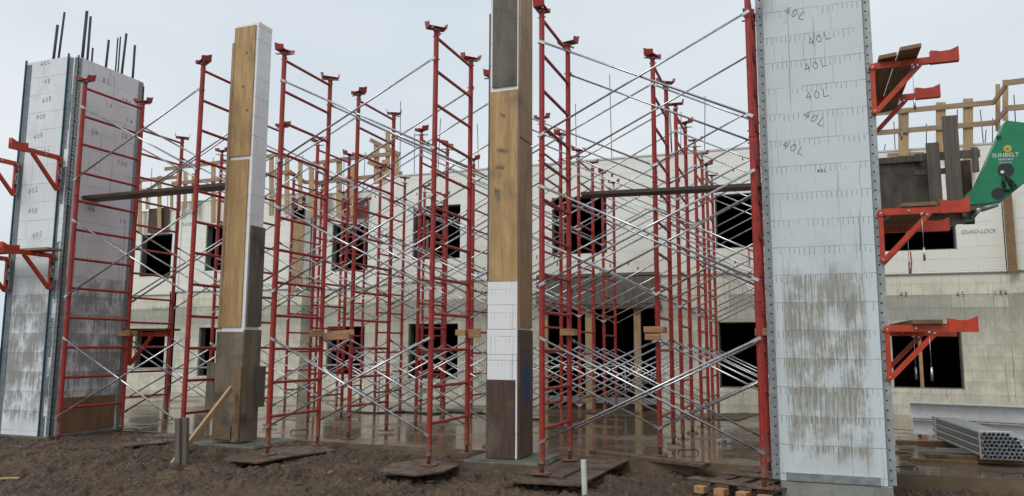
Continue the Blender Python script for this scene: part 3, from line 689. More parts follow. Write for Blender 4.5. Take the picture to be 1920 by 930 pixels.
wobj('pen_mark', bm, M['ink'], cc)
bm = B(); a = at(1471, 22, CY0); bar(bm, a-Vector((0, .001, .13)), a+Vector((0, -.001, .10)), .002, .05, up=(1, 0, 0)); wobj('label_mark', bm, M['cap'], cc)
# ---- left column
lc = empty('form_column', (-11.5, 9.6, -.1), 'tall white foam column with rebar sticking out of its top, far left', 'column')
LX0, LX1, LY0, LY1, LT = -12.12, -10.98, 8.92, 10.28, 6.2
bm = B(); box(bm, LX0, LY0, .04, LX1-.17, LY0+.06, LT); wobj('foam_panel', bm, M['foamL'], lc)
bm = B(); 
for i in range(20):
    z0 = .04+i*.305; dx = random.uniform(-.008, .012); box(bm, LX1-.12, LY0-.004+dx, z0+.002, LX1-.03, LY0+.055, min(z0+.303, LT))
wobj('foam_panel', bm, M['foamL'], lc)
bm = B(); box(bm, LX1-.06, LY0+.08, .04, LX1, LY1, LT-.02); wobj('foam_panel', bm, M['foamLr'], lc)
bm = B(); box(bm, LX0, LY0+.06, .04, LX0+.06, LY1, LT-.02); wobj('foam_panel', bm, M['foamLr'], lc)
bm = B(); box(bm, LX0+.06, LY0+.06, 0, LX1-.06, LY1-.02, LT-.15); wobj('concrete_core', bm, M['conc'], lc)
for x, m_ in ((LX0-.02, 'strip_blue'), (LX1-.185, 'strip_blue')):
    bm = B(); prism(bm, [(x, LY0-.035, .04), (x+.012, LY0-.035, .04), (x+.012, LY0, .04), (x, LY0, .04)], (0, 0, LT-.0)); wobj('corner_strip', bm, M[m_], lc)
    bm = B()
    for i in range(60): cyl(bm, (x-.004, LY0-.018, .1+i*.102), (x+.0, LY0-.018, .1+i*.102), .008, 6)
    wobj('rivet', bm, M['white'], lc)['kind'] = 'stuff'
for x, wd in ((LX0+.055, .10), (LX1-.125, .10), (LX1-.01, .07)):
    bm = B(); strip_mesh(bm, (x, LY0-.008, .04), (x, LY0-.008, LT+.03), wd, (0, 1, 0), .005); wobj('corner_strip', bm, M['strip'], lc)
for y in (LY0+.04, LY1-.04):
    bm = B(); strip_mesh(bm, (LX1+.004, y, .04), (LX1+.004, y, LT-.0), .10, (1, 0, 0), .005); wobj('corner_strip', bm, M['strip'], lc)
bm = B(); box(bm, LX1+.002, LY0+.005, .04, LX1+.012, LY0+.03, LT); box(bm, LX1+.002, LY1-.0, .04, LX1+.02, LY1+.02, LT-.1); wobj('dark_edge', bm, M['black'], lc)
bm = B(); box(bm, LX0-.05, LY0-.06, -.4, LX1+.03, LY1+.05, .038); bevel(bm, .012); wobj('footing', bm, M['conc_dark'], lc)
a = at(110, 748, 9.0); bm = B(); box(bm, LX1+.014, LY0+.16, .06, LX1+.03, LY1-.16, .62); wobj('plywood_patch', bm, M['ply_dirty'], lc)
for (px, y0, y1, Y, r_, lean) in ((108, 44, 98, 9.2, .02, -.04), (121, 20, 95, 9.15, .016, -.06), (163, 18, 106, 9.5, .022, -.03), (170, 28, 108, 9.55, .018, 0), (174, 87, 108, 9.4, .014, .0), (204, 72, 122, 9.8, .018, -.03), (221, 68, 128, 9.9, .011, .0), (226, 66, 130, 9.95, .011, 0), (237, 60, 136, 10.0, .018, -.05), (253, 82, 142, 10.15, .018, 0)):
    a = at(px, y0+3, Y); c = at(px+lean*-0, y1+4, Y); bm = B()
    cyl(bm, (a.x+lean*1.2, Y, LT-.2), a, r_*1.15, 8)
    wobj('rebar', bm, M['rebar'], lc)
bm = B()
for i, (s_, px, py) in enumerate((('40L', 85, 118), ('48', 89, 152), ('40R', 88, 187), ('40R', 77, 219), ('40R', 72, 255), ('402', 84, 285), ('402', 62, 357), ('40R', 62, 395), ('402', 70, 440))):
    p_ = at(px, py, LY0-.001); p_.y = LY0; bm = B(); scrawl(bm, s_, p_, (1, 0, 0), (0, 0, 1), .09, .004, -.05 if i % 2 else .15); wobj('pen_mark', bm, M['ink'], lc)
for s_, z, y in (('85', 5.95, 9.5), ('286', 5.72, 9.95), ('16', 5.55, 9.6), ('282', 5.1, 10.0), ('16', 5.4, 10.05), ('24', 5.0, 9.35), ('200', 4.6, 9.95), ('46', 3.7, 9.4), ('16', 3.6, 10.05)):
    bm = B(); scrawl(bm, s_, (LX1+.001, y, z), (0, 1, 0), (0, 0, 1), .09, .004, .05); wobj('pen_mark', bm, M['ink'], lc)
bm = B(); rr3 = random.Random(8)
for i in range(7):           # torn lace of white webbing hanging in the corner
    z = 5.6-i*.28
    for j in range(5): bar(bm, (LX1+.012, LY0+.02+.01*(j % 2), z-j*.05), (LX1+.016, LY0+.06-.01*(j % 2), z-j*.05-.03), .006, .012)
wobj('torn_webbing', bm, M['white'], lc)

# ---- columns clad in plywood
def sheet(parent, x0, x1, y, z0, z1, m, th=.02, name='plywood_sheet'):
    bm = B(); box(bm, x0, y-th, z0, x1, y, z1); return wobj(name, bm, M[m], parent)
def side(parent, x, y0, y1, z0, z1, m, th=.02, name='plywood_sheet'):
    bm = B(); box(bm, x, y0, z0, x+th, y1, z1); return wobj(name, bm, M[m], parent)
AX0, AX1, AY0, AY1, AT = -8.11, -7.68, 9.32, 9.64, 6.40
ca = empty('clad_column', (-7.9, 9.48, -.1), 'narrow column with two tan plywood sheets over a mud splashed base', 'column')
bm = B(); box(bm, AX0, AY0, .06, AX1, AY1, AT+.03); wobj('foam_core', bm, M['foamA'], ca)
zz = lambda py: at(440, py, AY0).z
sheet(ca, AX0-.005, AX1-.04, AY0-.001, zz(294), AT-.005, 'ply'); sheet(ca, AX0-.02, AX1-.055, AY0-.001, zz(613), zz(301), 'ply')
bm = B(); a = at(456, 162, AY0-.022); cyl(bm, (a.x, AY0-.0225, a.z), (a.x, AY0-.02, a.z), .032, 12); cyl(bm, (a.x, AY0-.0235, a.z), (a.x, AY0-.02, a.z), .016, 10, mi=1); wobj('knot', bm, [M['block'], M['black']], ca)
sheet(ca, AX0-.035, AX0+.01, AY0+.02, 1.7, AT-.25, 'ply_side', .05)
sheet(ca, AX0-.04, AX1+.015, AY0-.001, .07, zz(622), 'ply_mud', .03)
side(ca, AX1+.001, AY0+.03, AY1+.03, zz(612), at(485, 425, 9.5).z, 'ply_grey', .022); side(ca, AX1+.003, AY0-.02, AY1+.04, .07, zz(618), 'ply_mud', .024)
sheet(ca, AX1-.05, AX1+.03, AY0-.032, .10, 1.15, 'lumber_y', .03, 'batten'); sheet(ca, AX0-.22, AX0-.05, AY0+.05, .5, 1.2, 'grey_wood', .05, 'batten')
side(ca, AX1+.03, AY1-.05, AY1+.06, .55, 1.15, 'grey_wood', .09, 'batten')
sheet(ca, AX0+.02, AX1-.12, AY0-.034, .10, .30, 'ply_dirty', .02, 'batten')
bm = B(); box(bm, -8.45, 9.12, -.4, -7.25, 10.1, .045); bevel(bm, .03); wobj('footing', bm, M['conc_dark'], ca)
side(ca, AX1+.001, AY0+.0, AY1+.0, AT-.01, AT+.05, 'white', .004, 'foam_lip')
BX0, BX1, BY0, BY1, BT = -3.80, -3.40, 9.34, 9.86, 6.9
cb_ = empty('clad_column', (-3.6, 9.6, -.1), 'tallest central column with dark and tan plywood over white foam blocks', 'column')
bm = B(); box(bm, BX0+.0, BY0, .05, BX1, BY1, BT); wobj('foam_core', bm, M['foamA'], cb_)
zb = lambda py: at(945, py, BY0).z
sheet(cb_, BX0+.035, BX1-.02, BY0-.001, zb(163), BT-.02, 'ply_grey'); sheet(cb_, BX0+.005, BX1+.003, BY0-.001, zb(527), zb(171), 'ply')
for i, (a, b) in enumerate(((527, 571), (572, 617), (618, 664), (665, 712))):
    sheet(cb_, BX0-.012+.006*(i % 2), BX1-.06*(i % 2)+.002, BY0-.001, zb(b), zb(a), 'foamA', .012+.004*(i % 2), 'foam_block')
    if i % 2: sheet(cb_, BX1-.055, BX1+.0, BY0-.001, zb(b), zb(a), 'foamA', .012, 'foam_block')
sheet(cb_, BX0-.01, BX1-.02, BY0-.003, .055, zb(713), 'ply_dark', .028)
sheet(cb_, BX1-.015, BX1+.005, BY0-.003, .055, zb(713), 'foamA', .02, 'foam_lip')
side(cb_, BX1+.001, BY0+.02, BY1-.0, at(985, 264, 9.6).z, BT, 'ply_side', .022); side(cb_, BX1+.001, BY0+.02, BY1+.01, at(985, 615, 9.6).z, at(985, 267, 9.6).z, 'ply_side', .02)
side(cb_, BX1+.001, BY0+.02, BY1+.02, .055, at(985, 619, 9.6).z, 'ply_blue', .026)
sheet(cb_, BX0-.03, BX0-.002, BY0+.04, .06, BT-.9, 'grey_wood', .03, 'batten')
bm = B(); a = at(940, 280, BY0)
mst = paint('dried_grout', (.235, .175, .115), (.17, .13, .09), .5, .8)
rng = random.Random(2)
for (px, py, w_, h_) in ((942, 216, .05, .035), (942, 282, .13, .04), (938, 314, .09, .03), (932, 365, .07, .11)):    # smears of dried grout on the sheet
    p_ = at(px, py, BY0-.024); pts = []
    for i in range(18):
        an = i*math.pi/9; r0 = 1+rng.uniform(-.35, .3); pts.append((p_.x+math.cos(an)*w_*r0*.6+math.sin(an)*-.02, BY0-.0225, p_.z+math.sin(an)*h_*r0*.8))
    prism(bm, pts, (0, -.0015, 0))
wobj('grout_smear', bm, mst, cb_)
bm = B(); box(bm, -4.05, 9.12, -.4, -3.02, 10.1, .045); bevel(bm, .025)
bmesh.ops.subdivide_edges(bm, edges=bm.edges, cuts=3, use_grid_fill=True)
for v_ in bm.verts:
    if v_.co.z < .04: v_.co += mnoise.noise_vector(v_.co*4)*.03
wobj('footing', bm, M['conc_dark'], cb_)

# ================================================================ SCAFFOLD BRACKETS
def bracket_meshes():
    d = {}
    bm = B(); bar(bm, (.03, 0, -.0), (.03, 0, -.56), .05, .045, up=(1, 0, 0)); cyl(bm, (.03, -.04, -.03), (.03, .04, -.03), .035, 10); cyl(bm, (.03, -.035, -.53), (.03, .035, -.53), .032, 10); d['upright'] = mesh_of(bm, 'upright', M['orange'])
    bm = B(); bar(bm, (.05, 0, -.02), (.87, 0, -.02), .05, .07)
    d['arm'] = mesh_of(bm, 'arm', M['orange'])
    bm = B(); prism(bm, [(.60, -.035, -.06), (.87, -.035, -.06), (.87, -.035, .10), (.84, -.035, .085), (.79, -.035, .065), (.70, -.035, .06), (.64, -.035, .075), (.60, -.035, .08)], (0, .07, 0)); d['saddle'] = mesh_of(bm, 'saddle', M['orange'])
    bm = B(); bar(bm, (.05, 0, -.53), (.50, 0, -.05), .045, .05); d['strut'] = mesh_of(bm, 'strut', M['orange'])
    bm = B(); cyl(bm, (.42, -.035, -.06), (.42, -.035, -.42), .003, 5); cyl(bm, (.42, -.035, -.42), (.42, -.035, -.56), .012, 8); cyl(bm, (.42, -.05, -.06), (.42, .05, -.06), .012, 8); d['pin'] = mesh_of(bm, 'pin', M['galv'])
    bm = B(); cyl(bm, (0, -.045, 0), (0, .045, 0), .011, 6); d['bolt'] = mesh_of(bm, 'bolt', M['galv'])
    return d
BM = bracket_meshes()
def bracket(lab, loc, rz, pin=True, sign=False, group='orange scaffold brackets on the columns'):
    t = empty('scaffold_bracket', loc, lab, 'bracket', group, rz)
    for k_ in ('upright', 'arm', 'saddle', 'strut'): inst(k_, BM[k_], t)
    for p in ((.03, -.53), (.03, -.03), (.47, -.07), (.3, -.02)): inst('bolt', BM['bolt'], t, (p[0], 0, p[1]))
    if pin: inst('pin', BM['pin'], t)
    if sign:
        bm = B(); box(bm, -.002+.008, .026, -.42, .056, .029, -.12); o_ = bpy.data.objects.new('sign_plate', mesh_of(bm, 'sign_plate', M['black'])); COL.objects.link(o_); o_.parent = t
        cu = bpy.data.curves.new('t', 'FONT'); cu.body = 'PLUM'; cu.size = .075; cu.extrude = .001; cu.align_x = 'CENTER'; cu.align_y = 'CENTER'; cu.offset = 0
        to = bpy.data.objects.new('t', cu); COL.objects.link(to); dg = bpy.context.evaluated_depsgraph_get(); dg.update()
        me_ = bpy.data.meshes.new_from_object(to.evaluated_get(dg)); bpy.data.objects.remove(to); me_.materials.clear(); me_.materials.append(M['white'])
        me_.transform(Matrix.Translation((.031, .031, -.27)) @ Matrix(((0, 1, 0), (0, 0, 1), (1, 0, 0))).transposed().to_4x4().inverted().to_4x4() if False else Matrix.Translation((.031, .031, -.27)) @ Matrix(((0, -1, 0, 0), (0, 0, 1, 0), (-1, 0, 0, 0), (0, 0, 0, 1))) @ Matrix.Scale(1, 4))
        o2 = bpy.data.objects.new('lettering', me_); COL.objects.link(o2); o2.parent = o_
    return t
bx = CX1+.105
for (lab1, lab2, z) in (('upper front orange bracket on the right side of the column marked 40L', 'upper rear orange bracket behind the first, under the two planks', 4.56),
                        ('middle front orange bracket on the column marked 40L, below the dark plywood', 'middle rear orange bracket below the dark plywood panel', 2.93),
                        ('lowest front orange bracket on the column marked 40L, over the ground window', 'lowest rear orange bracket just above the ground window of the right wing', 1.69)):
    bracket(lab1, (bx-.06, 9.04, z), 0); bracket(lab2, (bx-.06, 10.22, z-.03), 0)
lx = (LX1-.13, LX0+.03)
for (lab, x, z, s) in (('upper orange bracket lettered PLUM, nearer the corner of the left column', lx[0], 4.47, True), ('upper orange bracket lettered PLUM, on the outer edge of the left column', lx[1], 4.45, True),
                    ('lower orange bracket lettered PLUM under a plank, nearer the left column corner', lx[0], 2.88, True), ('lower orange bracket lettered PLUM on the left column, at the picture edge', lx[1], 2.86, True)):
    bracket(lab, (x, LY0-.045, z), -math.pi/2, False, s)
def oplank(lab, pts, th=.04, m='lumber_y', cat='plank', name='plank'):
    bm = B(); prism(bm, pts, (0, 0, th)); return tag(wobj(name, bm, M[m]), lab, cat)
oplank('inner plank of two on the upper right brackets, beside the column', [(.93, 8.95, 4.59), (1.10, 8.9, 4.59), (1.10, 11.1, 4.59), (.93, 11.1, 4.59)])
oplank('outer longer plank of two on the upper right brackets', [(1.115, 8.75, 4.585), (1.31, 8.7, 4.585), (1.31, 11.0, 4.585), (1.115, 11.1, 4.585)])
oplank('short board resting on the middle right brackets', [(1.07, 9.0, 2.955), (1.40, 9.0, 2.955), (1.36, 10.6, 2.955), (.95, 10.6, 2.955)])
oplank('short board resting on the lowest right brackets', [(1.1, 8.95, 1.715), (1.38, 8.95, 1.715), (1.38, 10.6, 1.715), (1.05, 10.6, 1.715)])
oplank('thin plank resting on the lower brackets of the left column', [(-12.5, 8.45, 2.90), (-10.72, 8.45, 2.90), (-10.72, 8.72, 2.90), (-12.5, 8.72, 2.90)], .035, 'lumber_x')

oplank('thin black plank on the bracket in front of the leftmost ground window', [(-10.95, 10.2, 1.70), (-10.0, 10.2, 1.70), (-10.0, 10.5, 1.70), (-10.95, 10.5, 1.70)], .035, 'plank')
bracket('orange bracket behind the left tower, in front of the leftmost ground window', (LX1+.03, 10.33, 1.66), .0, False, False, 'orange scaffold brackets on the columns')

# ================================================================ TELEHANDLER LOAD AND BOOM
YC = 12.0
lo = empty('lumber_platform', (1.7, YC, 2.85), 'dark weathered plywood platform with upright grey boards lifted by the green boom', 'platform')
def pbx(name, px0, py0, px1, py1, Y, th, m, parent=lo):
    pm = (py0+py1)/2; z1, z0 = at((px0+px1)/2, py0, Y).z, at((px0+px1)/2, py1, Y).z; bm = B(); box(bm, at(px0, pm, Y).x, Y, z0, at(px1, pm, Y).x, Y+th, z1); return wobj(name, bm, M[m], parent)
pbx('back_panel', 1638, 300, 1755, 405, YC+.3, .03, 'ply_grey')
pbx('top_rail', 1638, 294, 1726, 305, YC+.25, .05, 'grey_wood'); pbx('top_rail', 1716, 284, 1838, 298, YC+.12, .05, 'grey_wood')
pbx('cross_board', 1714, 316, 1800, 326, YC+.14, .04, 'grey_wood')
pbx('upright_board', 1741, 267, 1766, 428, YC+.06, .045, 'grey_wood'); pbx('upright_board', 1773, 216, 1802, 420, YC+.02, .05, 'grey_wood')
pbx('upright_board', 1823, 276, 1835, 322, YC+.1, .05, 'grey_wood'); pbx('back_panel', 1803, 300, 1824, 420, YC+.5, .05, 'ply_dark')
bm = B(); a = at(1650, 405, YC+.4); prism(bm, [(a.x, YC-.1, a.z), (a.x+1.15, YC-.1, a.z), (a.x+1.15, YC+1.1, a.z-.0), (a.x, YC+1.1, a.z)], (0, 0, -.06)); wobj('deck', bm, M['ply_grey'], lo)
bm = B()
for xx in (.1, .55, 1.0): bar(bm, (a.x+xx, YC-.1, a.z-.10), (a.x+xx, YC+1.1, a.z-.10), .06, .09)
wobj('joist', bm, M['ply_dark'], lo)
pbx('deck_board', 1679, 391, 1738, 399, YC-.13, .09, 'lumber_y')
bo = empty('telehandler_boom', (2.8, YC+.1, 3.3), 'green lifting boom of a machine reaching in from the right edge', 'boom')
out_ = [(1886, 225), (1925, 230), (1990, 262), (1985, 300), (1921, 343), (1880, 377), (1856, 382), (1815, 385), (1806, 370), (1832, 346)]
bm = B(); prism(bm, [at(px, py, YC) for px, py in out_], (0, .32, 0)); bevel(bm, .012, 2); wobj('boom_head', bm, M['green'], bo)
bm = B(); p0 = at(1975, 280, YC+.16); bar(bm, p0+Vector((-.2, 0, .06)), p0+Vector((5.2, .6, -1.6)), .30, .42, up=(0, 0, 1)); wobj('boom_arm', bm, M['green'], bo)
bm = B(); p0 = p0+Vector((4.6, .5, -1.5)); box(bm, p0.x-.6, p0.y-1.1, slab_z(12)+.5, p0.x+3.4, p0.y+1.1, slab_z(12)+1.7); wobj('machine_body', bm, M['green'], bo)
for sx in (0, 2.8):
    for sy in (-1.15, 1.15):
        bm = B(); c_ = Vector((p0.x+sx, p0.y+sy, slab_z(12)+.52)); cyl(bm, c_-Vector((0, .18, 0)), c_+Vector((0, .18, 0)), .55, 24); wobj('wheel', bm, M['black'], bo)
for (px, py, rx) in ((1886, 319, 12), (1872, 363, 10), (1873, 258, 4)):
    a = at(px, py, YC-.004); bm = B(); R_ = rx/120*.98
    cyl(bm, (a.x, YC-.005, a.z), (a.x, YC+.004, a.z), R_, 24); wobj('bore_hole', bm, M['black'], bo)
a = at(1884, 322, YC-.012); bm = B(); cyl(bm, (a.x-.03, YC-.014, a.z+.0), (a.x-.03, YC-.006, a.z+.0), .022, 16); wobj('bore_light', bm, M['white'], bo)
bm = B()
for i, pts in enumerate((((1884, 330), (1880, 345), (1888, 358), (1898, 352), (1886, 328)), ((1887, 330), (1900, 342), (1906, 350), (1898, 356)), ((1882, 330), (1884, 352), (1893, 360)))):
    tube(bm, [at(px, py, YC-.03-.01*i) for px, py in pts], .013, 8)
wobj('hydraulic_hose', bm, M['black'], bo)
bm = B(); a = at(1889, 279, YC-.006)
for i in range(12):
    an = i*math.pi/6; c_ = Vector((a.x+math.cos(an)*.033, a.y, a.z+math.sin(an)*.033)); t_ = Vector((math.cos(an), 0, math.sin(an))); n_ = Vector((-t_.z, 0, t_.x))
    prism(bm, [c_+n_*.014-t_*.012, c_+t_*.030, c_-n_*.014-t_*.012], (0, -.003, 0))
cyl(bm, (a.x, a.y-.004, a.z), (a.x, a.y, a.z), .032, 16); wobj('sunflower_emblem', bm, M['yellow'], bo)
bm = B(); cyl(bm, (a.x, a.y-.007, a.z), (a.x, a.y-.003, a.z), .018, 12); wobj('emblem_centre', bm, M['green'], bo)
bR = (1, 0, -.02)
text('lettering', 'SUNBELT', .078, at(1885, 291, YC-.004), bR, (0, 0, 1), M['white'], bo, .002, .002)
text('lettering', 'RENTALS', .042, at(1886, 299, YC-.004), bR, (0, 0, 1), M['white'], bo, .002, .001).data.transform(Matrix.Identity(4))
text('lettering', '1-800-508-4760', .026, at(1884, 305, YC-.004), bR, (0, 0, 1), M['white'], bo, .002, .0005)
bm = B(); a = at(1812, 385, YC+.05); b = at(1826, 405, YC+.05); prism(bm, [at(px, py, YC+.08) for px, py in ((1800, 378), (1822, 384), (1836, 398), (1826, 412), (1808, 414), (1790, 420), (1776, 424), (1785, 405))], (0, .16, 0)); wobj('coupler', bm, M['green'], bo)
bm = B(); cyl(bm, at(1820, 408, YC+.04), at(1852, 383, YC+.04), .022, 10); cyl(bm, at(1840, 393, YC+.04), at(1870, 383, YC+.04), .035, 10); wobj('hydraulic_cylinder', bm, M['galv_dull'], bo)

# ================================================================ MATERIAL STACKS RIGHT
def ibeam(lab, a, b, h=.30, w_=.20):
    a = Vector(a); b = Vector(b); d = (b-a).normalized(); s = Vector((d.y, -d.x, 0))
    bm = B(); bar(bm, a+Vector((0, 0, h)), b+Vector((0, 0, h)), w_, .016); bar(bm, a+Vector((0, 0, .008)), b+Vector((0, 0, .008)), w_, .016); bar(bm, a+Vector((0, 0, h/2)), b+Vector((0, 0, h/2)), .012, h-.02)
    return tag(wobj('steel_beam', bm, M['steel_white']), lab, 'steel beam', 'pale steel beams on blocks')
zs = slab_z(15.5)
bA = at(1712, 795, 15.6); bB = bA+Vector((5.5, -1.35, 0))
ibeam('pale steel beam lying lower in the stack behind the pipe bundle', (bA.x, bA.y, -.045), (bB.x, bB.y, -.045), .25)
ibeam('pale steel beam lying on top of the stack with pink chalk marks', (bA.x-.03, bA.y+.02, .235), (bB.x, bB.y+.02, .235), .26)
for i, s in enumerate((.15, .62)):
    p_ = Vector((bA.x+s, bA.y-.02, 0)); bm = B(); bar(bm, (p_.x, p_.y-.2, zs+.024), (p_.x, p_.y+.35, zs+.024), .09, .048)
    tag(wobj('timber_bearer', bm, M['block']), ('short timber bearer under the left end of the steel beams' if i == 0 else 'second timber bearer under the steel beams'), 'timber')
# bundle of tubes
pl, pr = gz(1757, 838, slab_z(13.4)), gz(1850, 876, slab_z(11.4))
ax = Vector((pr.x-pl.x, pr.y-pl.y, 0)); Lb = ax.length; ax.normalize(); sd = Vector((-ax.y, ax.x, 0))
if sd.x < 0: sd = -sd
bun = empty('pipe_bundle', (pr.x, pr.y, slab_z(pr.y)), 'strapped bundle of grey steel tubes, dark open ends facing forward', 'pipe bundle')
R_ = .0265; zb0 = slab_z(pl.y)+.10
me_t = None
bm = B(); L_ = Lb+.1; n = 14
for rr_, flip in ((R_*.97, False), (R_*.80, True)):
    cyl(bm, (0, 0, 0), (0, L_, 0), rr_, n, False)
    if flip:
        pass
A_ = [(math.cos(i*2*math.pi/n), math.sin(i*2*math.pi/n)) for i in range(n)]
for yy in (0, L_):
    o1 = [bm.verts.new((c_*R_*.97, yy, s_*R_*.97)) for c_, s_ in A_]; o2 = [bm.verts.new((c_*R_*.80, yy, s_*R_*.80)) for c_, s_ in A_]
    for i in range(n): bm.faces.new((o1[i], o1[(i+1) % n], o2[(i+1) % n], o2[i]))
bm.faces.new([bm.verts.new((c_*R_*.8, L_*.5, s_*R_*.8)) for c_, s_ in A_])
k = NT('tube_grey'); k.fin(k.mix(k.noise(k.obj(), 3, 2), (.36, .40, .43), (.48, .51, .54)), .35, .45); me_t = mesh_of(bm, 'tube', k.m)
ang = math.atan2(-ax.x, ax.y)+math.pi      # local +y runs back along the bundle
rows = [8, 9, 9, 8, 8, 7, 6]
for j, nn in enumerate(rows):
    x0 = (j % 2)*R_ + (.0 if j < 3 else 0)
    for i in range(nn):
        off = sd*(x0+i*2*R_)+Vector((0, 0, .10+R_+j*R_*1.74)); jj = -ax*random.uniform(-.02, .02)
        inst('tube', me_t, bun, off+jj, ang)
for s_ in (.10, Lb-.12):
    bm = B(); base_ = Vector((pr.x, pr.y, slab_z(pr.y)))-ax*s_; zt = .10+R_*2+6*R_*1.74
    w0 = -R_-.004; w1 = 8.6*2*R_; w2 = 6*2*R_+.01
    pts = [base_+sd*w0+Vector((0, 0, .09)), base_+sd*w1+Vector((0, 0, .09)), base_+sd*(w1+.0)+Vector((0, 0, .25)), base_+sd*w2+Vector((0, 0, zt+.005)), base_+sd*w0+Vector((0, 0, zt+.005))]
    for p_, q_ in zip(pts, pts[1:]+pts[:1]): bar(bm, p_, q_, .03, .008, up=(q_-p_).cross(ax))
    wobj('strap', bm, M['white'], bun)
for s_ in (.35, Lb-.4):
    bm = B(); c_ = Vector((pr.x, pr.y, slab_z(pr.y)))-ax*s_; bar(bm, c_-sd*.35+Vector((0, 0, .05)), c_+sd*.7+Vector((0, 0, .05)), .09, .09); bevel(bm, .005)
    tag(wobj('timber_bearer', bm, M['lumber_y']), 'timber bearer under the front end of the pipe bundle' if s_ < .4 else 'timber bearer under the rear end of the pipe bundle', 'timber')
bl = empty('blue_pipe_stack', (pr.x+.6, pr.y, slab_z(pr.y)), 'pale blue pipes lying beside the grey tube bundle at the right edge', 'pipe stack')
for i in range(9):
    c_ = Vector((pr.x, pr.y, slab_z(pr.y)))+sd*(.56+.07*(i % 5))+Vector((0, 0, .14+.07*(i//5)+.0)); bm = B(); cyl(bm, c_+ax*.05, c_-ax*2.0, .033, 10); wobj('pipe', bm, M['pipe_blue'], bl)

# lumber lying on the slab at the right
def ground_board(lab, p, q, z, wd=.14, th=.045, m='lumber_y', name='board', dz=0.):
    a = gz(p[0], p[1], z); b = gz(q[0], q[1], z); bm = B(); bar(bm, a+Vector((0, 0, th/2+dz)), b+Vector((0, 0, th/2+dz)), wd, th); bevel(bm, .004)
    return tag(wobj(name, bm, M[m]), lab, 'board')
ground_board('wet reddish board on the slab, nearest the bundle, right of the white column', (1706, 866), (1832, 872), -.03, .10, .05)
ground_board('second wet board lying behind the first at the slab edge', (1734, 858), (1850, 865), -.03, .10, .06, dz=.0)
ground_board('short dark board on the slab left of the pipe bundle', (1680, 831), (1752, 834), -.06, .12, .05)
ground_board('smaller dark board beside the white column foot', (1672, 848), (1702, 850), -.04, .12, .03)
# rebar loops
for i, (px, py) in enumerate(((560, 810), (1205, 784) if False else (1290, 848), (1700, 880), (1900, 893), (238, 808), (968, 843))):
    c_ = gz(px, py, 0); bm = B(); d = Vector((.93, .35, 0)); 
    d = d*.85; pts = [c_-d*.16+Vector((0, 0, -.10)), c_-d*.16+Vector((0, 0, .01)), c_-d*.13+Vector((0, 0, .03)), c_+d*.13+Vector((0, .05, .03)), c_+d*.16+Vector((0, .05, .01)), c_+d*.17+Vector((0, .05, -.10))]
    tube(bm, pts, .009, 6)
    tag(wobj('rebar_loop', bm, M['rebar']), ['bent rebar loop at the slab edge left of the central tower', 'bent rebar loop on the slab above the pallet', 'bent rebar loop at the slab edge right of the white column', 'bent rebar loop at the slab edge below the pipe bundle', 'bent rebar loop beside the left shoring tower foot', 'bent rebar loop just right of the tall plywood column foot'][i], 'rebar', 'rebar loops at the slab edge')
# water bottle lying on the slab
c_ = gz(1356, 830, -.03); bm = B(); d = Vector((1, .25, 0)).normalized(); z_ = Vector((0, 0, .035))
cyl(bm, c_-d*.02+z_, c_+d*.13+z_, .034, 14); cyl(bm, c_-d*.02+z_, c_-d*.07+z_, .034, 14, True, .014); t = empty('water_bottle', (c_.x, c_.y, c_.z), 'clear plastic water bottle lying on the wet slab', 'bottle'); wobj('bottle_body', bm, M['plastic'], t)
bm = B(); cyl(bm, c_-d*.07+z_, c_-d*.09+z_, .015, 10); wobj('bottle_cap', bm, M['white'], t)
bm = B(); cyl(bm, c_+d*.01+z_, c_+d*.05+z_, .035, 14); wobj('bottle_label', bm, M['pipe_blue'], t)
# flat sheets lying on the slab at the back
for lab, q in (('flat plywood sheet on the slab below the right ground window', [(1280, 776), (1430, 770), (1386, 788), (1290, 786)]), ('flat wet board sheet on the slab in front of the entrance', [(1010, 768), (1150, 766), (1200, 774), (1040, 776)]), ('flat sheet on the slab under the middle left window', [(820, 768), (905, 766), (905, 774), (838, 775)])):
    bm = B(); P_ = [gz(px, py, -.13) for px, py in q]; prism(bm, [Vector((p_.x, p_.y, slab_z(p_.y)+.004)) for p_ in P_], (0, 0, .02)); tag(wobj('plywood_sheet', bm, M['mat']), lab, 'plywood sheet')

bm = B()
hp = [(650, 772), (700, 776), (760, 773), (812, 777), (850, 772), (905, 775), (960, 783), (1010, 788)]
P_ = [gz(px, py, -.1) for px, py in hp]; P_ = [Vector((p_.x, p_.y, slab_z(p_.y)+.02)) for p_ in P_]; tube(bm, P_, .02, 8)
tag(wobj('hose', bm, M['black']), 'black hose snaking across the wet slab behind the tall column', 'hose')
# ================================================================ FOREGROUND
def mat_poly(lab, pts, z, th=.02, m='mat'):
    bm = B(); prism(bm, [gz(px, py, z) for px, py in pts], (0, 0, -th)); return tag(wobj('plywood_mat', bm, M[m]), lab, 'plywood mat', 'muddy plywood mats under the front shoring legs')
mat_poly('large muddy plywood mat right of the tall column, lowest in the pile', [(955, 902), (1087, 909), (1142, 880), (1005, 868)], -.03)
mat_poly('smaller muddy mat on the large one, under a front shoring leg', [(968, 886), (1056, 893), (1090, 877), (1012, 872)], -.004)
mat_poly('muddy mat behind the white pipe stake, under the rear shoring leg', [(1005, 871), (1143, 879), (1178, 862), (1072, 852), (1005, 860)], -.015)
mat_poly('muddy plywood mat under the shoring leg left of the tall column', [(711, 884), (780, 890), (830, 884), (862, 871), (800, 860), (735, 868)], -.005)
mat_poly('muddy plywood mat under the shoring leg right of the splashed column', [(418, 860), (484, 867), (545, 855), (630, 844), (600, 834), (480, 842)], -.005)
mat_poly('long muddy sheet under the left tower, beside the left column', [(70, 842), (215, 838), (345, 826), (330, 812), (90, 818)], -.004)
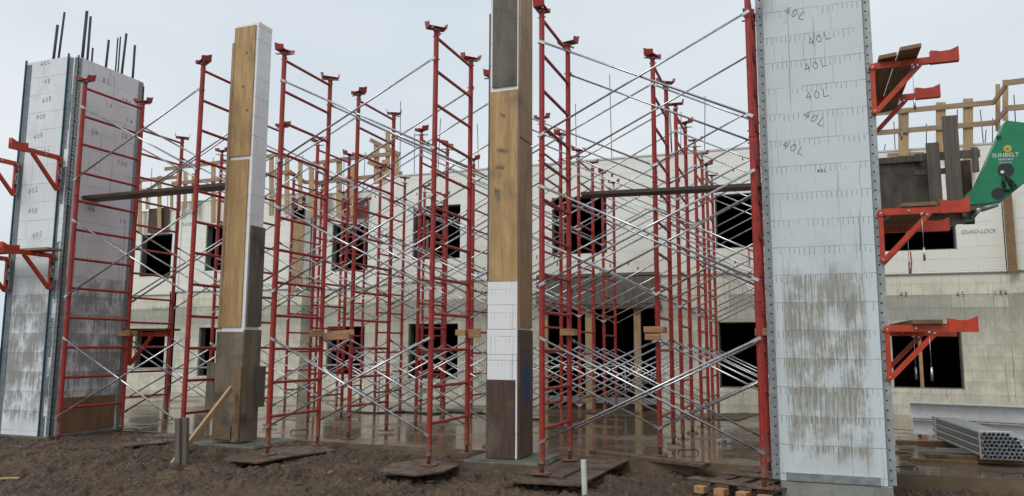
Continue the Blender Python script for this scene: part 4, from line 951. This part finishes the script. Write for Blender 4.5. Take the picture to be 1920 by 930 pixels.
ground_board('thin broken board lying in the mud in front of the left tower', (215, 838), (330, 822), -.03, .10, .03, 'mat')
ground_board('muddy strip of wood near the left column foot', (10, 838), (95, 846), -.03, .08, .03, 'mat')
ground_board('pale splinter of wood at the bottom left corner of the mud', (0, 899), (36, 898), -.05, .05, .02, 'lumber')
ground_board('long plank bridging mud and slab behind the pallet', (1112, 850), (1325, 876), -.02, .20, .045, 'mat', 'plank')
ground_board('short wet offcut left of the tall column footing', (858, 866), (898, 864), -.05, .08, .02, 'mat')
rc = random.Random(12)
for i in range(26):
    px, py = rc.uniform(20, 1400), rc.uniform(846, 925)
    c_ = gz(px, py, -.045-.09*min(1, px/1900)); an = rc.uniform(0, 3.1); L_ = rc.uniform(.05, .22); d = Vector((math.cos(an), math.sin(an), rc.uniform(-.1, .1)))*L_/2
    bm = B(); bar(bm, c_-d, c_+d, rc.uniform(.012, .045), .012)
    tag(wobj('wood_chip', bm, M[rc.choice(['mat', 'block', 'ply_dirty'])]), 'small muddy splinter of wood scattered in the churned mud', 'wood scrap', 'splinters of wood scattered in the mud')
# pallet
pa, pb = gz(1288, 895, .0), gz(1456, 918, .0); dx = (pb-pa); dx.z = 0; dx.normalize(); dy = Vector((-dx.y, dx.x, 0))
pal = empty('pallet', (pa.x, pa.y, -.12), 'broken muddy pallet under the shoring leg beside the column marked 40L', 'pallet')
def pboard(name, u0, u1, v0, v1, z0, z1, m='mat'):
    bm = B(); prism(bm, [pa+dx*u0+dy*v0+Vector((0, 0, z0)), pa+dx*u1+dy*v0+Vector((0, 0, z0)), pa+dx*u1+dy*v1+Vector((0, 0, z0)), pa+dx*u0+dy*v1+Vector((0, 0, z0))], (0, 0, z1-z0)); bevel(bm, .003); wobj(name, bm, M[m], pal)
pboard('deck_board', 0, 1.05, 0, .17, -.022, -.002); pboard('deck_board', .05, 1.05, .62, .80, -.022, -.002); pboard('deck_board', .12, 1.0, .98, 1.12, -.024, -.004)
for u in (.14, .36, .62, .86): pboard('slat', u, u+.16, -.02 if u < .5 else .0, .78, -.05, -.026)
for u in (.16, .40, .66, .90): pboard('stringer_end', u, u+.12, -.13, .0, -.13, -.055, 'block')
# stakes and prop
bm = B(); a = gz(1097, 940, -.19); b = at(1094, 862, a.y); cyl(bm, a, (b.x, a.y, b.z), .031, 16, False); cyl(bm, (b.x, a.y, b.z), a+Vector((0, 0, .1)), .026, 16, False)
A_ = Vector((b.x, a.y, b.z)); o1 = [bm.verts.new(A_+Vector((math.cos(i*math.pi/8)*.031, math.sin(i*math.pi/8)*.031, 0))) for i in range(16)]; o2 = [bm.verts.new(A_+Vector((math.cos(i*math.pi/8)*.026, math.sin(i*math.pi/8)*.026, 0))) for i in range(16)]
for i in range(16): bm.faces.new((o1[i], o1[(i+1) % 16], o2[(i+1) % 16], o2[i]))
tag(wobj('pipe_stake', bm, M['pvc']), 'dirty white plastic pipe standing upright in the mud', 'pipe stake')
for i, (px, top, dxx) in enumerate(((335, 784, .05), (348, 783, .045))):
    a = gz(px, 878, -.12); b = at(px, top, a.y); bm = B(); bar(bm, (a.x, a.y, a.z-.1), (b.x, a.y, b.z), dxx+.035, .06, up=(0, 1, 0)); bevel(bm, .006)
    tag(wobj('wood_stake', bm, M['grey_wood']), ('left one of two grey wooden stakes driven side by side in the mud' if i == 0 else 'right one of two grey wooden stakes, against the leaning timber'), 'stake')
a = gz(322, 873, -.10); b = at(434, 728, 9.18); bm = B(); bar(bm, a, b, .04, .10, up=(.2, -1, .3)); bevel(bm, .004); tag(wobj('timber_prop', bm, M['lumber']), 'pale timber prop leaning from the stakes onto the splashed column', 'timber')
